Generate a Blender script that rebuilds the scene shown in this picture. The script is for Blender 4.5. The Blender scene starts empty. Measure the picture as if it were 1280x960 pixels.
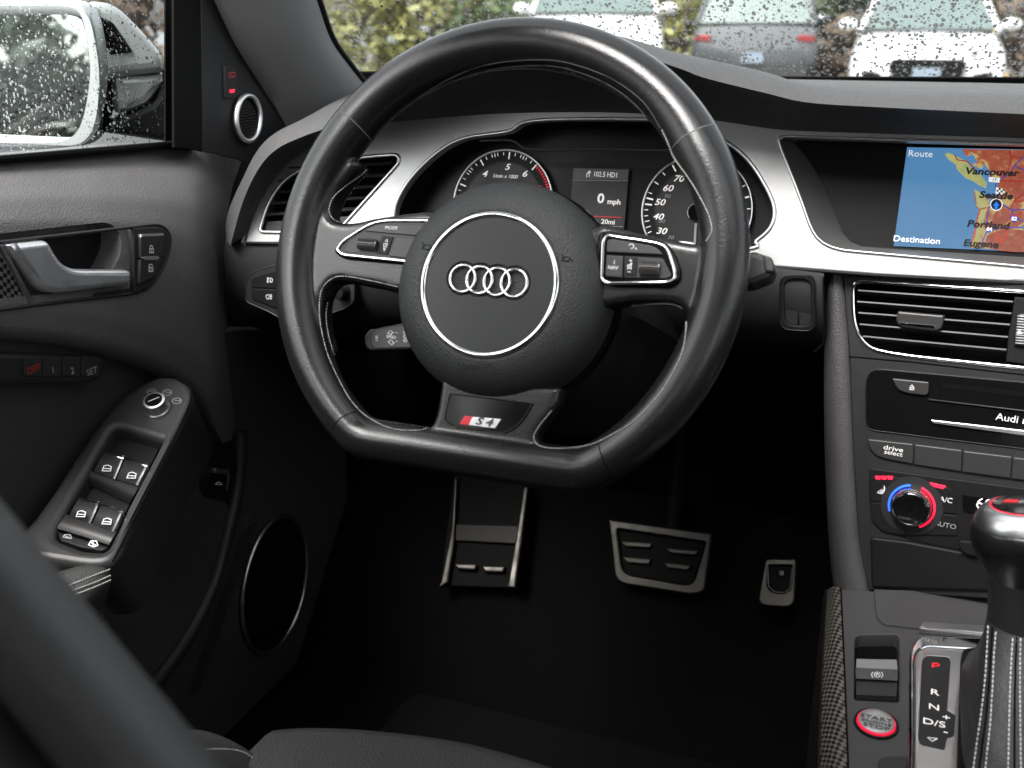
import bpy, bmesh, math, random
from mathutils import Vector as V, Matrix
from mathutils.geometry import tessellate_polygon
from mathutils.bvhtree import BVHTree
random.seed(7)
sc = bpy.context.scene
col = sc.collection
R = math.radians
# ---------------------------------------------------------------- camera
FOC, TH, PS = 1300.0, R(19.290046), R(20.865524)
CAM = V((-0.088322, -0.705836, 1.099775))
FW = V((-math.sin(PS)*math.cos(TH), math.cos(PS)*math.cos(TH), -math.sin(TH)))
RT = V((math.cos(PS), math.sin(PS), 0)); UP = RT.cross(FW)
cd = bpy.data.cameras.new('camera'); cam = bpy.data.objects.new('camera', cd); col.objects.link(cam)
cam.matrix_world = Matrix(((RT.x, UP.x, -FW.x, CAM.x), (RT.y, UP.y, -FW.y, CAM.y), (RT.z, UP.z, -FW.z, CAM.z), (0, 0, 0, 1)))
cd.sensor_width = 36; cd.lens = 36*FOC/1280; cd.clip_start = .02; cd.clip_end = 600
cd.dof.use_dof = True; cd.dof.focus_distance = .95; cd.dof.aperture_fstop = 8.0
sc.camera = cam
# ---------------------------------------------------------------- sky, sun, exposure
SUN_EL, SUN_ROT = R(52), R(200)
w = bpy.data.worlds.new('World'); sc.world = w; w.use_nodes = True
nt = w.node_tree; bg = nt.nodes['Background']
sky = nt.nodes.new('ShaderNodeTexSky'); sky.sky_type = 'NISHITA'; sky.sun_disc = False
sky.sun_elevation = SUN_EL; sky.sun_rotation = SUN_ROT; sky.air_density = 1.0; sky.dust_density = 4.0
hs = nt.nodes.new('ShaderNodeHueSaturation'); hs.inputs['Saturation'].default_value = .18
nt.links.new(sky.outputs[0], hs.inputs['Color']); nt.links.new(hs.outputs[0], bg.inputs[0]); bg.inputs[1].default_value = .15
sd = bpy.data.lights.new('sun', 'SUN'); sd.energy = 1.1; sd.angle = R(25); sd.color = (1, .97, .93)
so = bpy.data.objects.new('sun', sd); col.objects.link(so)
sdir = V((math.sin(SUN_ROT)*math.cos(SUN_EL), math.cos(SUN_ROT)*math.cos(SUN_EL), math.sin(SUN_EL)))
so.rotation_euler = sdir.to_track_quat('Z', 'Y').to_euler()
sc.view_settings.view_transform = 'Standard'; sc.view_settings.look = 'None'
sc.view_settings.gamma = 1; sc.view_settings.use_curve_mapping = False; sc.view_settings.exposure = 2.1
sc.render.engine = 'CYCLES'; sc.cycles.use_denoising = True
sc.cycles.max_bounces = 10; sc.cycles.transparent_max_bounces = 16
sc.cycles.sample_clamp_indirect = 6

# ---------------------------------------------------------------- helpers
def ray(px, py): return FW + RT*((px-640)/FOC) + UP*((480-py)/FOC)
def P(px, py, x=None, y=None, z=None, t=None):
    d = ray(px, py)
    if t is None:
        t = (x-CAM.x)/d.x if x is not None else (y-CAM.y)/d.y if y is not None else (z-CAM.z)/d.z
    return CAM + d*t
class Pl:                                   # a plane in the car; (u, v) on it, h off it
    def __init__(s, o, n, up=(0, 0, 1)):
        s.o = V(o); s.n = V(n).normalized(); s.u = V(up).cross(s.n).normalized(); s.v = s.n.cross(s.u)
    def uv(s, px, py, h=0.):
        d = ray(px, py); t = ((s.o-CAM).dot(s.n)+h)/d.dot(s.n); q = CAM+d*t-s.o
        return (q.dot(s.u), q.dot(s.v))
    def w(s, u, v, h=0.): return s.o+s.u*u+s.v*v+s.n*h
    def p(s, px, py, h=0.): return s.w(*s.uv(px, py, h), h)
ZM = {'z1': (0, 0, 2.909), 'z2': (0, 260, 2.909), 'z3': (0, 430, 2.909), 'z4': (0, 630, 2.909), 'z5': (340, 0, 2.909), 'z6': (420, 150, 2.2857),
      'z7': (380, 460, 2.909), 'z8': (380, 630, 1.939), 'r1': (840, 0, 2.909), 'r2': (840, 260, 2.909), 'r3': (980, 430, 4.267), 'r4': (980, 560, 4.267),
      'r5': (980, 735, 4.267), 'r6': (500, 180, 4.571), 'r7': (700, 180, 4.571), 'r8': (500, 230, 4.364), 'a1': (1080, 160, 5.645),
      'a2': (1040, 340, 5.333), 'a3': (1060, 575, 5.818), 'a4': (400, 255, 7.111), 'a5': (300, 320, 5.818), 'a6': (760, 360, 4.267), 'a8': (240, 130, 4.571)}
def zz(k, pts):
    a, b, s = ZM[k]; return [(a+q[0]/s, b+q[1]/s, *q[2:]) for q in pts]
def rnd(pts, r, n=5):                       # round every corner
    out = []; N = len(pts)
    for i in range(N):
        p0, p1, p2 = V(pts[i-1][:2]), V(pts[i][:2]), V(pts[(i+1) % N][:2])
        rr = pts[i][2] if len(pts[i]) > 2 else r
        a, b = p0-p1, p2-p1
        da, db = min(rr, a.length*.48), min(rr, b.length*.48)
        if rr <= 0 or a.length < 1e-9 or b.length < 1e-9: out.append(tuple(p1)); continue
        A, B = p1+a.normalized()*da, p1+b.normalized()*db
        for k in range(n+1):
            t = k/n; q = A*(1-t)**2+p1*2*t*(1-t)+B*t*t; out.append(tuple(q))
    return out
def cr(pts, n=6, closed=True):              # Catmull-Rom, any dimension
    out = []; N = len(pts); q = [V(p) for p in pts]
    for i in range(N if closed else N-1):
        if closed: a, b, c, d = q[i-1], q[i], q[(i+1) % N], q[(i+2) % N]
        else: a, b, c, d = q[max(i-1, 0)], q[i], q[i+1], q[min(i+2, N-1)]
        for k in range(n):
            t = k/n
            out.append(tuple(.5*((2*b)+(c-a)*t+(2*a-5*b+4*c-d)*t*t+(3*b-a-3*c+d)*t**3)))
    if not closed: out.append(tuple(q[-1]))
    return out
def resamp(pts, n):
    q = [V(p) for p in pts]; L = [0]
    for a, b in zip(q, q[1:]): L.append(L[-1]+(b-a).length)
    out = []; j = 0
    for k in range(n):
        s = L[-1]*k/(n-1)
        while j < len(q)-2 and L[j+1] < s: j += 1
        t = (s-L[j])/max(L[j+1]-L[j], 1e-9); out.append(q[j].lerp(q[j+1], min(max(t, 0), 1)))
    return out
def circ(cx, cy, rx, ry=None, n=32, a0=0): 
    ry = ry or rx
    return [(cx+rx*math.cos(a0+2*math.pi*k/n), cy+ry*math.sin(a0+2*math.pi*k/n)) for k in range(n)]
ROOT = {}
def add(name, vs, fs, mat, par=None, smooth=38, kind=None, label=None):
    off = V((0, 0, 0))
    if par is not None: off = ROOT[par]
    me = bpy.data.meshes.new(name); me.from_pydata([tuple(V(v)-off) for v in vs], [], fs); me.validate(); me.update()
    if smooth:
        me.polygons.foreach_set('use_smooth', [True]*len(me.polygons))
        if smooth < 180: me.set_sharp_from_angle(angle=R(smooth))
    o = bpy.data.objects.new(name, me); col.objects.link(o)
    if mat: me.materials.append(mat)
    if par is not None: o.parent = par
    ROOT[o] = off
    if kind: o['kind'] = kind
    if label: o['label'] = label
    return o
def T(name, label, cat, loc, group=None):
    o = bpy.data.objects.new(name, None); col.objects.link(o); o.location = loc; o.empty_display_size = .05
    o['label'] = label; o['category'] = cat
    if group: o['group'] = group
    ROOT[o] = V(loc); return o
class G:                                    # gathers several shapes into one mesh
    def __init__(s): s.v = []; s.f = []
    def put(s, vs, fs):
        n = len(s.v); s.v += [V(v) for v in vs]; s.f += [tuple(i+n for i in f) for f in fs]; return s
    def add(s, name, mat, par=None, **k): return add(name, s.v, s.f, mat, par, **k)
def area(p): return .5*sum(p[i-1][0]*p[i][1]-p[i][0]*p[i-1][1] for i in range(len(p)))
def inset(p, d):
    out = []; N = len(p)
    for i in range(N):
        a, b, c = V(p[i-1]), V(p[i]), V(p[(i+1) % N])
        e1, e2 = (b-a), (c-b)
        n1 = V((-e1.y, e1.x)).normalized() if e1.length > 1e-9 else V((0, 0)); n2 = V((-e2.y, e2.x)).normalized() if e2.length > 1e-9 else n1
        m = n1+n2
        m = n1 if m.length < 1e-6 else m/max(m.dot(n1), .5)
        out.append(tuple(b+m*d))
    return out
def clean(p, eps=2e-5):
    out = []
    for q in p:
        if not out or (V(q)-V(out[-1])).length > eps: out.append(q)
    if len(out) > 1 and (V(out[0])-V(out[-1])).length < eps: out.pop()
    return out
def plate_geo(pl, outer, holes=(), h=0., th=.003, bev=.0007, seg=2, px=True, bot=False):
    loops = []
    for k, lp in enumerate([outer]+list(holes)):
        q = [pl.uv(a[0], a[1], h) for a in lp] if px else [tuple(a[:2]) for a in lp]
        q = clean(q)
        if (area(q) > 0) != (k == 0): q.reverse()
        loops.append(q)
    vs, fs, top, topi, boti = [], [], [], [], []
    bev = min(bev, th*.9)
    for q in loops:
        rings = [(0, h-th)]
        if bev > 0:
            for k in range(seg+1):
                a = math.pi/2*k/seg; rings.append((bev*(1-math.cos(a)), h-bev+bev*math.sin(a)))
        else: rings.append((0, h))
        n = len(q); base = len(vs)
        for d, hh in rings:
            qq = inset(q, d) if d > 0 else q
            vs += [pl.w(a, b, hh) for a, b in qq]
        for r in range(len(rings)-1):
            for i in range(n):
                a, b = base+r*n+i, base+r*n+(i+1) % n; fs.append((a, b, b+n, a+n))
        top.append([V((a, b, 0)) for a, b in qq]); topi += list(range(base+(len(rings)-1)*n, base+len(rings)*n)); boti += list(range(base, base+n))
    tri = tessellate_polygon(top)
    for t in tri: fs.append(tuple(topi[i] for i in t))
    if bot:
        for t in tri: fs.append(tuple(boti[i] for i in reversed(t)))
    return vs, fs
def plate(name, mat, par, pl, outer, holes=(), label=None, kind=None, **k):
    vs, fs = plate_geo(pl, outer, holes, **k); o = add(name, vs, fs, mat, par, label=label, kind=kind)
    o.data.polygons.foreach_set('use_smooth', [len(p.vertices) != 3 for p in o.data.polygons]); return o
def grid_geo(rows, closeu=False, closev=False):
    n = len(rows[0]); vs = [p for r in rows for p in r]; fs = []
    for i in range(len(rows) if closev else len(rows)-1):
        for j in range(n if closeu else n-1):
            a = i*n+j; b = i*n+(j+1) % n; c = ((i+1) % len(rows))*n; fs.append((a, b, c+(j+1) % n, c+j))
    return vs, fs
def grid(name, rows, mat, par, closeu=False, closev=False, smooth=60, **k):
    return add(name, *grid_geo(rows, closeu, closev), mat, par, smooth=smooth, **k)
def sweep_geo(pts, r, ref=(0, 0, 1), closed=False, n=8, r2=None, cap=True):   # r along (tangent x ref), r2 along ref
    q = [V(p) for p in pts]; N = len(q); rows = []
    for i in range(N):
        t = (q[(i+1) % N]-q[i-1]) if closed else (q[min(i+1, N-1)]-q[max(i-1, 0)])
        t.normalize(); s = t.cross(V(ref)); s.normalize(); e = s.cross(t)
        ra = r[i] if isinstance(r, (list, tuple)) else r
        rb = (r2[i] if isinstance(r2, (list, tuple)) else r2) if r2 is not None else ra
        rows.append([q[i]+s*(ra*math.cos(2*math.pi*k/n))+e*(rb*math.sin(2*math.pi*k/n)) for k in range(n)])
    vs, fs = grid_geo(rows, True, closed)
    if not closed and cap: fs += [tuple(range(n)), tuple(range((N-1)*n, N*n))[::-1]]
    return vs, fs
def tube(name, pts, r, mat, par, ref=(0, 0, 1), label=None, kind=None, **k):
    return add(name, *sweep_geo(pts, r, ref, **k), mat, par, smooth=60, label=label, kind=kind)
def lathe_geo(prof, pl, u0, v0, n=48, cap=True):
    rows = [[pl.w(u0+r*math.cos(2*math.pi*k/n), v0+r*math.sin(2*math.pi*k/n), h) for k in range(n)] for r, h in prof]
    vs, fs = grid_geo(rows, True)
    if cap: fs.append(tuple(range((len(prof)-1)*n, len(prof)*n)))
    return vs, fs
def lathe(name, prof, pl, u0, v0, mat, par, n=48, smooth=40, **k):
    return add(name, *lathe_geo(prof, pl, u0, v0, n), mat, par, smooth=smooth, **k)
def ribbon(name, lines, pl, h, wd, mat, par, px=True, label=None):     # flat print: strokes lying on a plane
    g = G()
    for ln in lines:
        q = [V(pl.uv(*a, h)) if px else V(a) for a in ln]
        for i in range(len(q)-1):
            d = q[i+1]-q[i]
            if d.length < 1e-7: continue
            n_ = V((-d.y, d.x)).normalized()*wd/2; e = d.normalized()*wd*.25
            g.put([pl.w(*(c), h) for c in (q[i]-n_-e, q[i]+n_-e, q[i+1]+n_+e, q[i+1]-n_+e)], [(0, 1, 2, 3)])
    return g.add(name, mat, par, smooth=0, label=label)
def tx(s, at, size, pl, h, mat, par, shear=0., sx=1., rot=0., align='CENTER', bold=0., px=True, name='lettering', ext=.00015):
    cu = bpy.data.curves.new(name, 'FONT'); cu.body = s; cu.size = size; cu.align_x = align; cu.align_y = 'CENTER'; cu.shear = shear
    cu.extrude = ext; cu.offset = bold; cu.resolution_u = 3
    ob = bpy.data.objects.new('tmp', cu); me0 = bpy.data.meshes.new_from_object(ob)
    u0, v0 = pl.uv(*at, h) if px else at
    c, s_ = math.cos(rot), math.sin(rot)
    vs = [pl.w(u0+sx*v.co.x*c-v.co.y*s_, v0+sx*v.co.x*s_+v.co.y*c, h+v.co.z) for v in me0.vertices]
    fs = [tuple(p.vertices) for p in me0.polygons]
    bpy.data.objects.remove(ob); bpy.data.curves.remove(cu); bpy.data.meshes.remove(me0)
    return add(name, vs, fs, mat, par, smooth=0)

# ---------------------------------------------------------------- materials
MAT = {}
def pm(key, colr, rough=.5, metal=0., bump=None, spec=.5, coat=0., emit=None, var=0., rvar=0., vscale=25.):
    m = bpy.data.materials.new(key); m.use_nodes = True; t = m.node_tree; b = t.nodes['Principled BSDF']
    b.inputs['Base Color'].default_value = (*colr, 1); b.inputs['Roughness'].default_value = rough; b.inputs['Metallic'].default_value = metal
    b.inputs['Specular IOR Level'].default_value = spec; b.inputs['Coat Weight'].default_value = coat; b.inputs['Coat Roughness'].default_value = .05
    if emit: b.inputs['Emission Color'].default_value = (*colr, 1); b.inputs['Emission Strength'].default_value = emit
    tc = t.nodes.new('ShaderNodeTexCoord')
    if var or rvar:
        nz = t.nodes.new('ShaderNodeTexNoise'); nz.inputs['Scale'].default_value = vscale; nz.inputs['Detail'].default_value = 6
        t.links.new(tc.outputs['Object'], nz.inputs['Vector'])
        if var:
            mx = t.nodes.new('ShaderNodeMix'); mx.data_type = 'RGBA'
            mx.inputs['A'].default_value = (*[c*(1-var) for c in colr], 1); mx.inputs['B'].default_value = (*[min(c*(1+var), 1) for c in colr], 1)
            t.links.new(nz.outputs['Fac'], mx.inputs['Factor']); t.links.new(mx.outputs['Result'], b.inputs['Base Color'])
        if rvar:
            mr = t.nodes.new('ShaderNodeMapRange'); mr.inputs['From Min'].default_value = .3; mr.inputs['From Max'].default_value = .7
            mr.inputs['To Min'].default_value = max(rough-rvar, .02); mr.inputs['To Max'].default_value = rough+rvar
            t.links.new(nz.outputs['Fac'], mr.inputs['Value']); t.links.new(mr.outputs[0], b.inputs['Roughness'])
    if bump:
        kind, scale, stren, dist = bump
        bp = t.nodes.new('ShaderNodeBump'); bp.inputs['Strength'].default_value = stren; bp.inputs['Distance'].default_value = dist
        if kind == 'grain':
            n1 = t.nodes.new('ShaderNodeTexVoronoi'); n1.inputs['Scale'].default_value = scale; out = n1.outputs['Distance']
            n1.feature = 'SMOOTH_F1'; n1.inputs['Smoothness'].default_value = .6
        elif kind == 'rib':
            n1 = t.nodes.new('ShaderNodeTexWave'); n1.inputs['Scale'].default_value = scale; n1.bands_direction = 'DIAGONAL'; n1.inputs['Distortion'].default_value = .3; out = n1.outputs['Fac']
        else:
            n1 = t.nodes.new('ShaderNodeTexNoise'); n1.inputs['Scale'].default_value = scale; n1.inputs['Detail'].default_value = 5; out = n1.outputs['Fac']
        t.links.new(tc.outputs['Object'], n1.inputs['Vector']); t.links.new(out, bp.inputs['Height']); t.links.new(bp.outputs[0], b.inputs['Normal'])
    MAT[key] = m; return m
pm('pad', (.058, .057, .057), .6, bump=('grain', 760, .7, .0008), var=.18, rvar=.07, spec=.32)
pm('door_soft', (.105, .101, .099), .52, bump=('grain', 740, .65, .0008), var=.15, rvar=.07, spec=.4)
pm('door_plastic', (.034, .034, .034), .5, bump=('grain', 800, .5, .0006), rvar=.06, spec=.35)
pm('handle_metal', (.66, .66, .67), .30, .8, bump=('noise', 900, .05, .0003), rvar=.10, vscale=40)
pm('shaded_steel', (.012, .0115, .011), .5, 1.)  # darker copy of the pedal steel, footwell shade put into its colour
pm('plastic', (.017, .017, .0175), .45, bump=('noise', 1400, .10, .0003), rvar=.05, spec=.35)
pm('boot_leather', (.030, .030, .030), .42, bump=('grain', 900, .5, .0006), rvar=.05, spec=.4)
pm('bezel', (.13, .13, .13), .38, .3, bump=('noise', 1600, .08, .0002))
pm('dark_plastic', (.0055, .0055, .006), .55, bump=('noise', 1200, .12, .0003), rvar=.05, spec=.22)
pm('black', (.002, .002, .002), .7, spec=.08)
pm('gloss', (.004, .004, .0045), .14, rvar=.05, spec=.22)
pm('leather', (.0085, .0088, .0088), .26, bump=('grain', 900, .22, .0004), rvar=.04, vscale=14, spec=.42)
pm('seat_leather', (.036, .036, .035), .47, bump=('grain', 700, .6, .0007), rvar=.1, var=.3, vscale=9, spec=.35)
pm('airbag', (.024, .025, .025), .48, bump=('grain', 1000, .8, .0006), rvar=.03, spec=.35)
pm('cap', (.013, .014, .014), .40, bump=('noise', 1500, .06, .0002), spec=.35)
pm('button', (.023, .0225, .0225), .42, bump=('noise', 1600, .08, .0002), spec=.38)
pm('console_plastic', (.046, .045, .045), .46, bump=('noise', 1500, .10, .0003), var=.1, rvar=.06, spec=.4)
pm('chrome', (.82, .82, .83), .07, 1.)
pm('satin', (.60, .60, .60), .34, 1., bump=('noise', 1800, .06, .0002), rvar=.04)
pm('alu', (.41, .41, .405), .40, .6, bump=('noise', 2200, .12, .0003), rvar=.05)
pm('steel', (.045, .043, .039), .45, 1., rvar=.1, vscale=60)  # base colour lowered below real steel to carry the deep footwell shade
pm('rubber', (.0028, .0028, .0028), .75, spec=.07)
pm('carpet', (.0022, .0022, .0023), .95, bump=('noise', 900, .8, .002), spec=.04)
pm('thread', (.42, .41, .39), .8)
pm('dark_thread', (.10, .10, .10), .8)
pm('print', (.75, .75, .75), .6)
pm('dim_print', (.28, .28, .28), .6)
pm('lit_print', (.75, .71, .69), .6, emit=.12)
pm('red_print', (.7, .02, .03), .6, emit=.12)
pm('dim_red', (.32, .02, .02), .6)
pm('red_led', (1., .012, .05), .5, emit=.28)
pm('blue_led', (.02, .12, 1.), .5, emit=.28)
pm('screen_black', (.004, .004, .004), .35, spec=.2)
pm('fabric', (.085, .084, .085), .85, bump=('rib', 300, .35, .0006))
pm('headliner', (.10, .10, .10), .9)
pm('red', (.55, .01, .02), .35)
pm('mirror', (.40, .44, .43), .01, 1.)
pm('silver_paint', (.31, .33, .33), .3, .3, coat=.5)

def carbon():
    m = bpy.data.materials.new('carbon'); m.use_nodes = True; t = m.node_tree; b = t.nodes['Principled BSDF']
    def mth(op, a_, b_):
        n = t.nodes.new('ShaderNodeMath'); n.operation = op
        for i, q in enumerate((a_, b_)):
            if isinstance(q, (int, float)): n.inputs[i].default_value = q
            else: t.links.new(q, n.inputs[i])
        return n.outputs[0]
    tc = t.nodes.new('ShaderNodeTexCoord'); sx_ = t.nodes.new('ShaderNodeSeparateXYZ'); t.links.new(tc.outputs['Object'], sx_.inputs[0])
    a_ = mth('ADD', sx_.outputs['X'], sx_.outputs['Z']); y_ = sx_.outputs['Y']
    cx_ = t.nodes.new('ShaderNodeCombineXYZ'); t.links.new(mth('ADD', mth('MULTIPLY', a_, 1.0), mth('MULTIPLY', y_, .55)), cx_.inputs['X']); t.links.new(mth('SUBTRACT', y_, mth('MULTIPLY', a_, .25)), cx_.inputs['Y'])
    ck = t.nodes.new('ShaderNodeTexChecker'); ck.inputs['Scale'].default_value = 265; ck.inputs['Color1'].default_value = (.15, .137, .122, 1); ck.inputs['Color2'].default_value = (.007, .007, .007, 1)
    t.links.new(cx_.outputs[0], ck.inputs['Vector']); t.links.new(ck.outputs['Color'], b.inputs['Base Color'])
    b.inputs['Roughness'].default_value = .35; b.inputs['Coat Weight'].default_value = .2; b.inputs['Coat Roughness'].default_value = .12; b.inputs['Metallic'].default_value = .3
    MAT['carbon'] = m
carbon()
def glass(key, tint):
    m = bpy.data.materials.new(key); m.use_nodes = True; t = m.node_tree; t.nodes.clear()
    o = t.nodes.new('ShaderNodeOutputMaterial'); mx = t.nodes.new('ShaderNodeMixShader'); tr = t.nodes.new('ShaderNodeBsdfTransparent'); gl = t.nodes.new('ShaderNodeBsdfGlossy')
    fc = t.nodes.new('ShaderNodeLayerWeight'); fc.inputs['Blend'].default_value = .5; pw_ = t.nodes.new('ShaderNodeMath'); pw_.operation = 'POWER'; pw_.inputs[1].default_value = 5
    lw = t.nodes.new('ShaderNodeMath'); lw.operation = 'MULTIPLY_ADD'; lw.inputs[1].default_value = .8; lw.inputs[2].default_value = .05
    t.links.new(fc.outputs['Facing'], pw_.inputs[0]); t.links.new(pw_.outputs[0], lw.inputs[0])
    tr.inputs[0].default_value = (*tint, 1); gl.inputs['Roughness'].default_value = .02
    t.links.new(lw.outputs[0], mx.inputs[0]); t.links.new(tr.outputs[0], mx.inputs[1]); t.links.new(gl.outputs[0], mx.inputs[2]); t.links.new(mx.outputs[0], o.inputs[0])
    MAT[key] = m
glass('pane', (.93, .96, .94))
def water():
    m = bpy.data.materials.new('water_drop'); m.use_nodes = True; b = m.node_tree.nodes['Principled BSDF']
    b.inputs['Base Color'].default_value = (1, 1, 1, 1); b.inputs['Roughness'].default_value = .0; b.inputs['IOR'].default_value = 1.33; b.inputs['Transmission Weight'].default_value = 1
    MAT['water_drop'] = m
water()
M = MAT

# ================================================================ SETTING AND CAR SHELL
PW = Pl((-.37, 0, .93), (0, -math.cos(R(23)), math.sin(R(23))))          # plane of the wheel rim
PD = Pl((-.37, .22, .95), (0, -math.cos(R(18)), math.sin(R(18))))         # face of the dashboard trim
PSa = R(7)
PS = Pl((-.12, .218, .90), (-math.sin(PSa)*math.cos(R(11)), -math.cos(PSa)*math.cos(R(11)), math.sin(R(11))))   # centre stack
zc = P(1085, 737, y=.15).z
PC = Pl((-.08, .15, zc), (0, -.09, 1), up=(0, 1, 0))                       # top of the centre console
PG = Pl((0, .74, 1.03), (0, -.5, -.87))                                    # windscreen
def box_geo(x0, x1, y0, y1, z0, z1):
    vs = [(x, y, z) for x in (x0, x1) for y in (y0, y1) for z in (z0, z1)]
    return vs, [(0, 1, 3, 2), (4, 6, 7, 5), (0, 4, 5, 1), (2, 3, 7, 6), (0, 2, 6, 4), (1, 5, 7, 3)]
ground = add('ground', [(-150, -60, 0), (150, -60, 0), (150, 200, 0), (-150, 200, 0)], [(0, 1, 2, 3)],
             pm('asphalt', (.060, .062, .065), .35, bump=('noise', 60, .5, .01), var=.3, rvar=.2, vscale=.7), smooth=0, kind='structure')
shell = T('car_body', 'dark car body shell around the cabin with headliner and floor', 'car body', (0, 0, .25))
g = G()                                   # roof lining round an unseen opening, added to let in light from above
for b in ((-.60, -.42, -1.35, .02), (.42, .60, -1.35, .02), (-.42, .42, -1.35, -.44), (-.42, .42, -.06, .02)): g.put(*box_geo(*b, 1.40, 1.43))
g.add('roof', M['headliner'], shell)
g = G()
for s in (-1, 1):
    g.put(*box_geo(s*.60-.04, s*.60+.04, -1.5, .02, 1.36, 1.42)); g.put(*box_geo(s*.72-.03, s*.72+.03, -.72, -.60, .9, 1.38))
g.put(*box_geo(.76, .86, -1.6, .85, .2, .98)); g.put(*box_geo(-.90, -.86, -1.6, .85, .2, .96)); g.put(*box_geo(-.86, .86, -1.75, -1.65, .2, 1.05))
g.put(*box_geo(-.80, .80, -1.66, -1.60, 1.05, 1.40)); g.put(*box_geo(-.74, -.70, -1.6, -.95, .9, 1.40)); g.add('frame_and_light_blockers', M['dark_plastic'], shell)  # these two panels fill unseen rear windows, added to cut light from behind
add('floor_pan', *box_geo(-.86, .86, -1.7, .9, .22, .27), M['carpet'], shell)
add('firewall', *box_geo(-.86, .86, .60, .64, .27, .93), M['carpet'], shell)
# hood seen by light only through the windscreen: the real painted bonnet in front of it
hood_rows = [[V((-.80+1.6*i/10, y, zt-.05*abs(-1+i/5)**2)) for i in range(11)] for y, zt in ((.80, .98), (1.2, .97), (1.7, .90), (1.95, .78), (2.0, .5))]
grid('bonnet', hood_rows, M['silver_paint'], shell)

mat_ = T('footwell_carpet', 'black carpet covering the dark driver footwell', 'carpet', (-.4, .1, .3))
rows = []
for j in range(13):
    y = -.7+j*.1; z = .29 if y < .30 else .29+(y-.30)*1.15
    rows.append([V((-.78+i*.06, min(y, .58), z)) for i in range(12)])
grid('carpet', rows, M['carpet'], mat_)
fm = T('floor_mat', 'black ribbed floor mat in front of the driver seat', 'floor mat', (-.38, .1, .3))
plate('mat', M['rubber'], fm, Pl((-.38, .08, .30), (0, 0, 1), (0, 1, 0)), rnd([(-.22, -.32), (.22, -.32), (.22, .2), (-.22, .2)], .03), px=False, h=.008, th=.01, bev=.003)
g = G()
for i in range(9): g.put(*plate_geo(Pl((-.38, .08, .30), (0, 0, 1), (0, 1, 0)), [(-.16+i*.04, -.25), (-.152+i*.04, -.25), (-.152+i*.04, .12), (-.16+i*.04, .12)], px=False, h=.0115, th=.005, bev=.001))
g.add('rib', M['rubber'], fm)

# ================================================================ DASHBOARD
dash = T('dashboard', 'dark grained dashboard with brushed silver trim panel behind the steering wheel', 'dashboard', (-.2, .3, .8))
Tr = [(306, 307), (318, 268), (332, 240), (352, 212), (380, 190), (430, 168), (480, 155), (540, 148), (650, 141), (780, 141), (870, 148), (905, 152), (965, 161), (1010, 164), (1100, 167), (1290, 173), (1450, 180), (2150, 214)]
Kr = [(288, 307), (303, 254), (322, 213), (345, 187), (380, 170), (428, 152), (480, 118), (540, 84), (640, 58), (750, 56), (845, 84), (880, 97), (960, 117), (1010, 128), (1100, 134), (1290, 143), (1450, 150), (2150, 186)]
Sr = [(281, 307), (284, 270), (300, 230), (328, 180), (370, 153), (428, 138), (480, 105), (540, 72), (640, 44), (750, 42), (838, 64), (880, 73), (960, 91), (1010, 106), (1100, 113), (1290, 117), (1450, 121), (2150, 150)]
NP = 90
def dense(l): return cr(l, 8, False)
Tp = [PD.p(*q, .0008) for q in dense(Tr)]; Kp = [P(*q, y=.155+.032*max(0, 1-i/40)-.035*math.exp(-((i-62)/26)**2)) for i, q in enumerate(dense(Kr))]; Sp = [P(*q, y=.215) for q in dense(Sr)]
n_ = len(Tp); rows = []
deep = [t+V((0, .03, .004)) for t in Tp]
far = []
for i, s in enumerate(Sp):
    f = min(1, max(0, (i/8-3.2)/2.5)); f = f*f*(3-2*f)
    a = V((s.x-.03, .30, s.z-.01)); b = V((s.x*1.28-.02, .68, 1.030))
    far.append(a.lerp(b, f))
rows = [Tp, [t.lerp(k, .08) for t, k in zip(Tp, Kp)]]
for t in (.3, .6, .85): rows.append([a.lerp(b, t)+V((0, .008*math.sin(math.pi*t), .006*math.sin(math.pi*t))) for a, b in zip(Tp, Kp)])
for t in (0, .15, .3, .5, .75, 1):
    rows.append([a.lerp(b, t)+V((0, 0, .004*math.sin(math.pi*t))) for a, b in zip(Kp, Sp)])
for t in (.08, .2, .4, .7, 1):
    rows.append([a.lerp(b, t) for a, b in zip(Sp, far)])
rows.append([f+V((0, .12, -.05)) for f in far])
grid('dash_pad', rows, M['pad'], dash)

# openings, all on the trim face
clu_hole = cr([(492, 270), (500, 243), (520, 215), (550, 188), (582, 172), (635, 164), (655, 153), (700, 149), (800, 149), (842, 152), (868, 163), (905, 176), (935, 200), (958, 235), (968, 262), (963, 284), (945, 301), (925, 312), (700, 322), (500, 306)], 5)
vent_hole = rnd([(324, 290, 6), (334, 256, 20), (352, 228, 20), (376, 211, 20), (420, 200, 20), (468, 195, 10), (498, 193, 8), (499, 203, 6), (433, 277, 10), (420, 292, 6)], 6)
mmi_hole = rnd([(972, 170, 5), (1290, 180), (1450, 188), (1450, 348), (1290, 334), (1044, 312, 18), (1018, 298, 22), (1000, 245, 30), (978, 190, 20)], 0)
trim_out = [(300, 304), (312, 266), (326, 236), (346, 207), (376, 183), (428, 158)]+[(q[0], q[1]-8) for q in Tr[6:]]+[(2120, 420), (1490, 369), (1450, 366), (1290, 353), (1100, 343), (945, 331), (700, 319), (500, 307), (350, 303)]
plate('trim_panel', M['alu'], dash, PD, trim_out, [clu_hole, vent_hole, mmi_hole], h=0, th=.012, bev=.0012)
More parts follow.
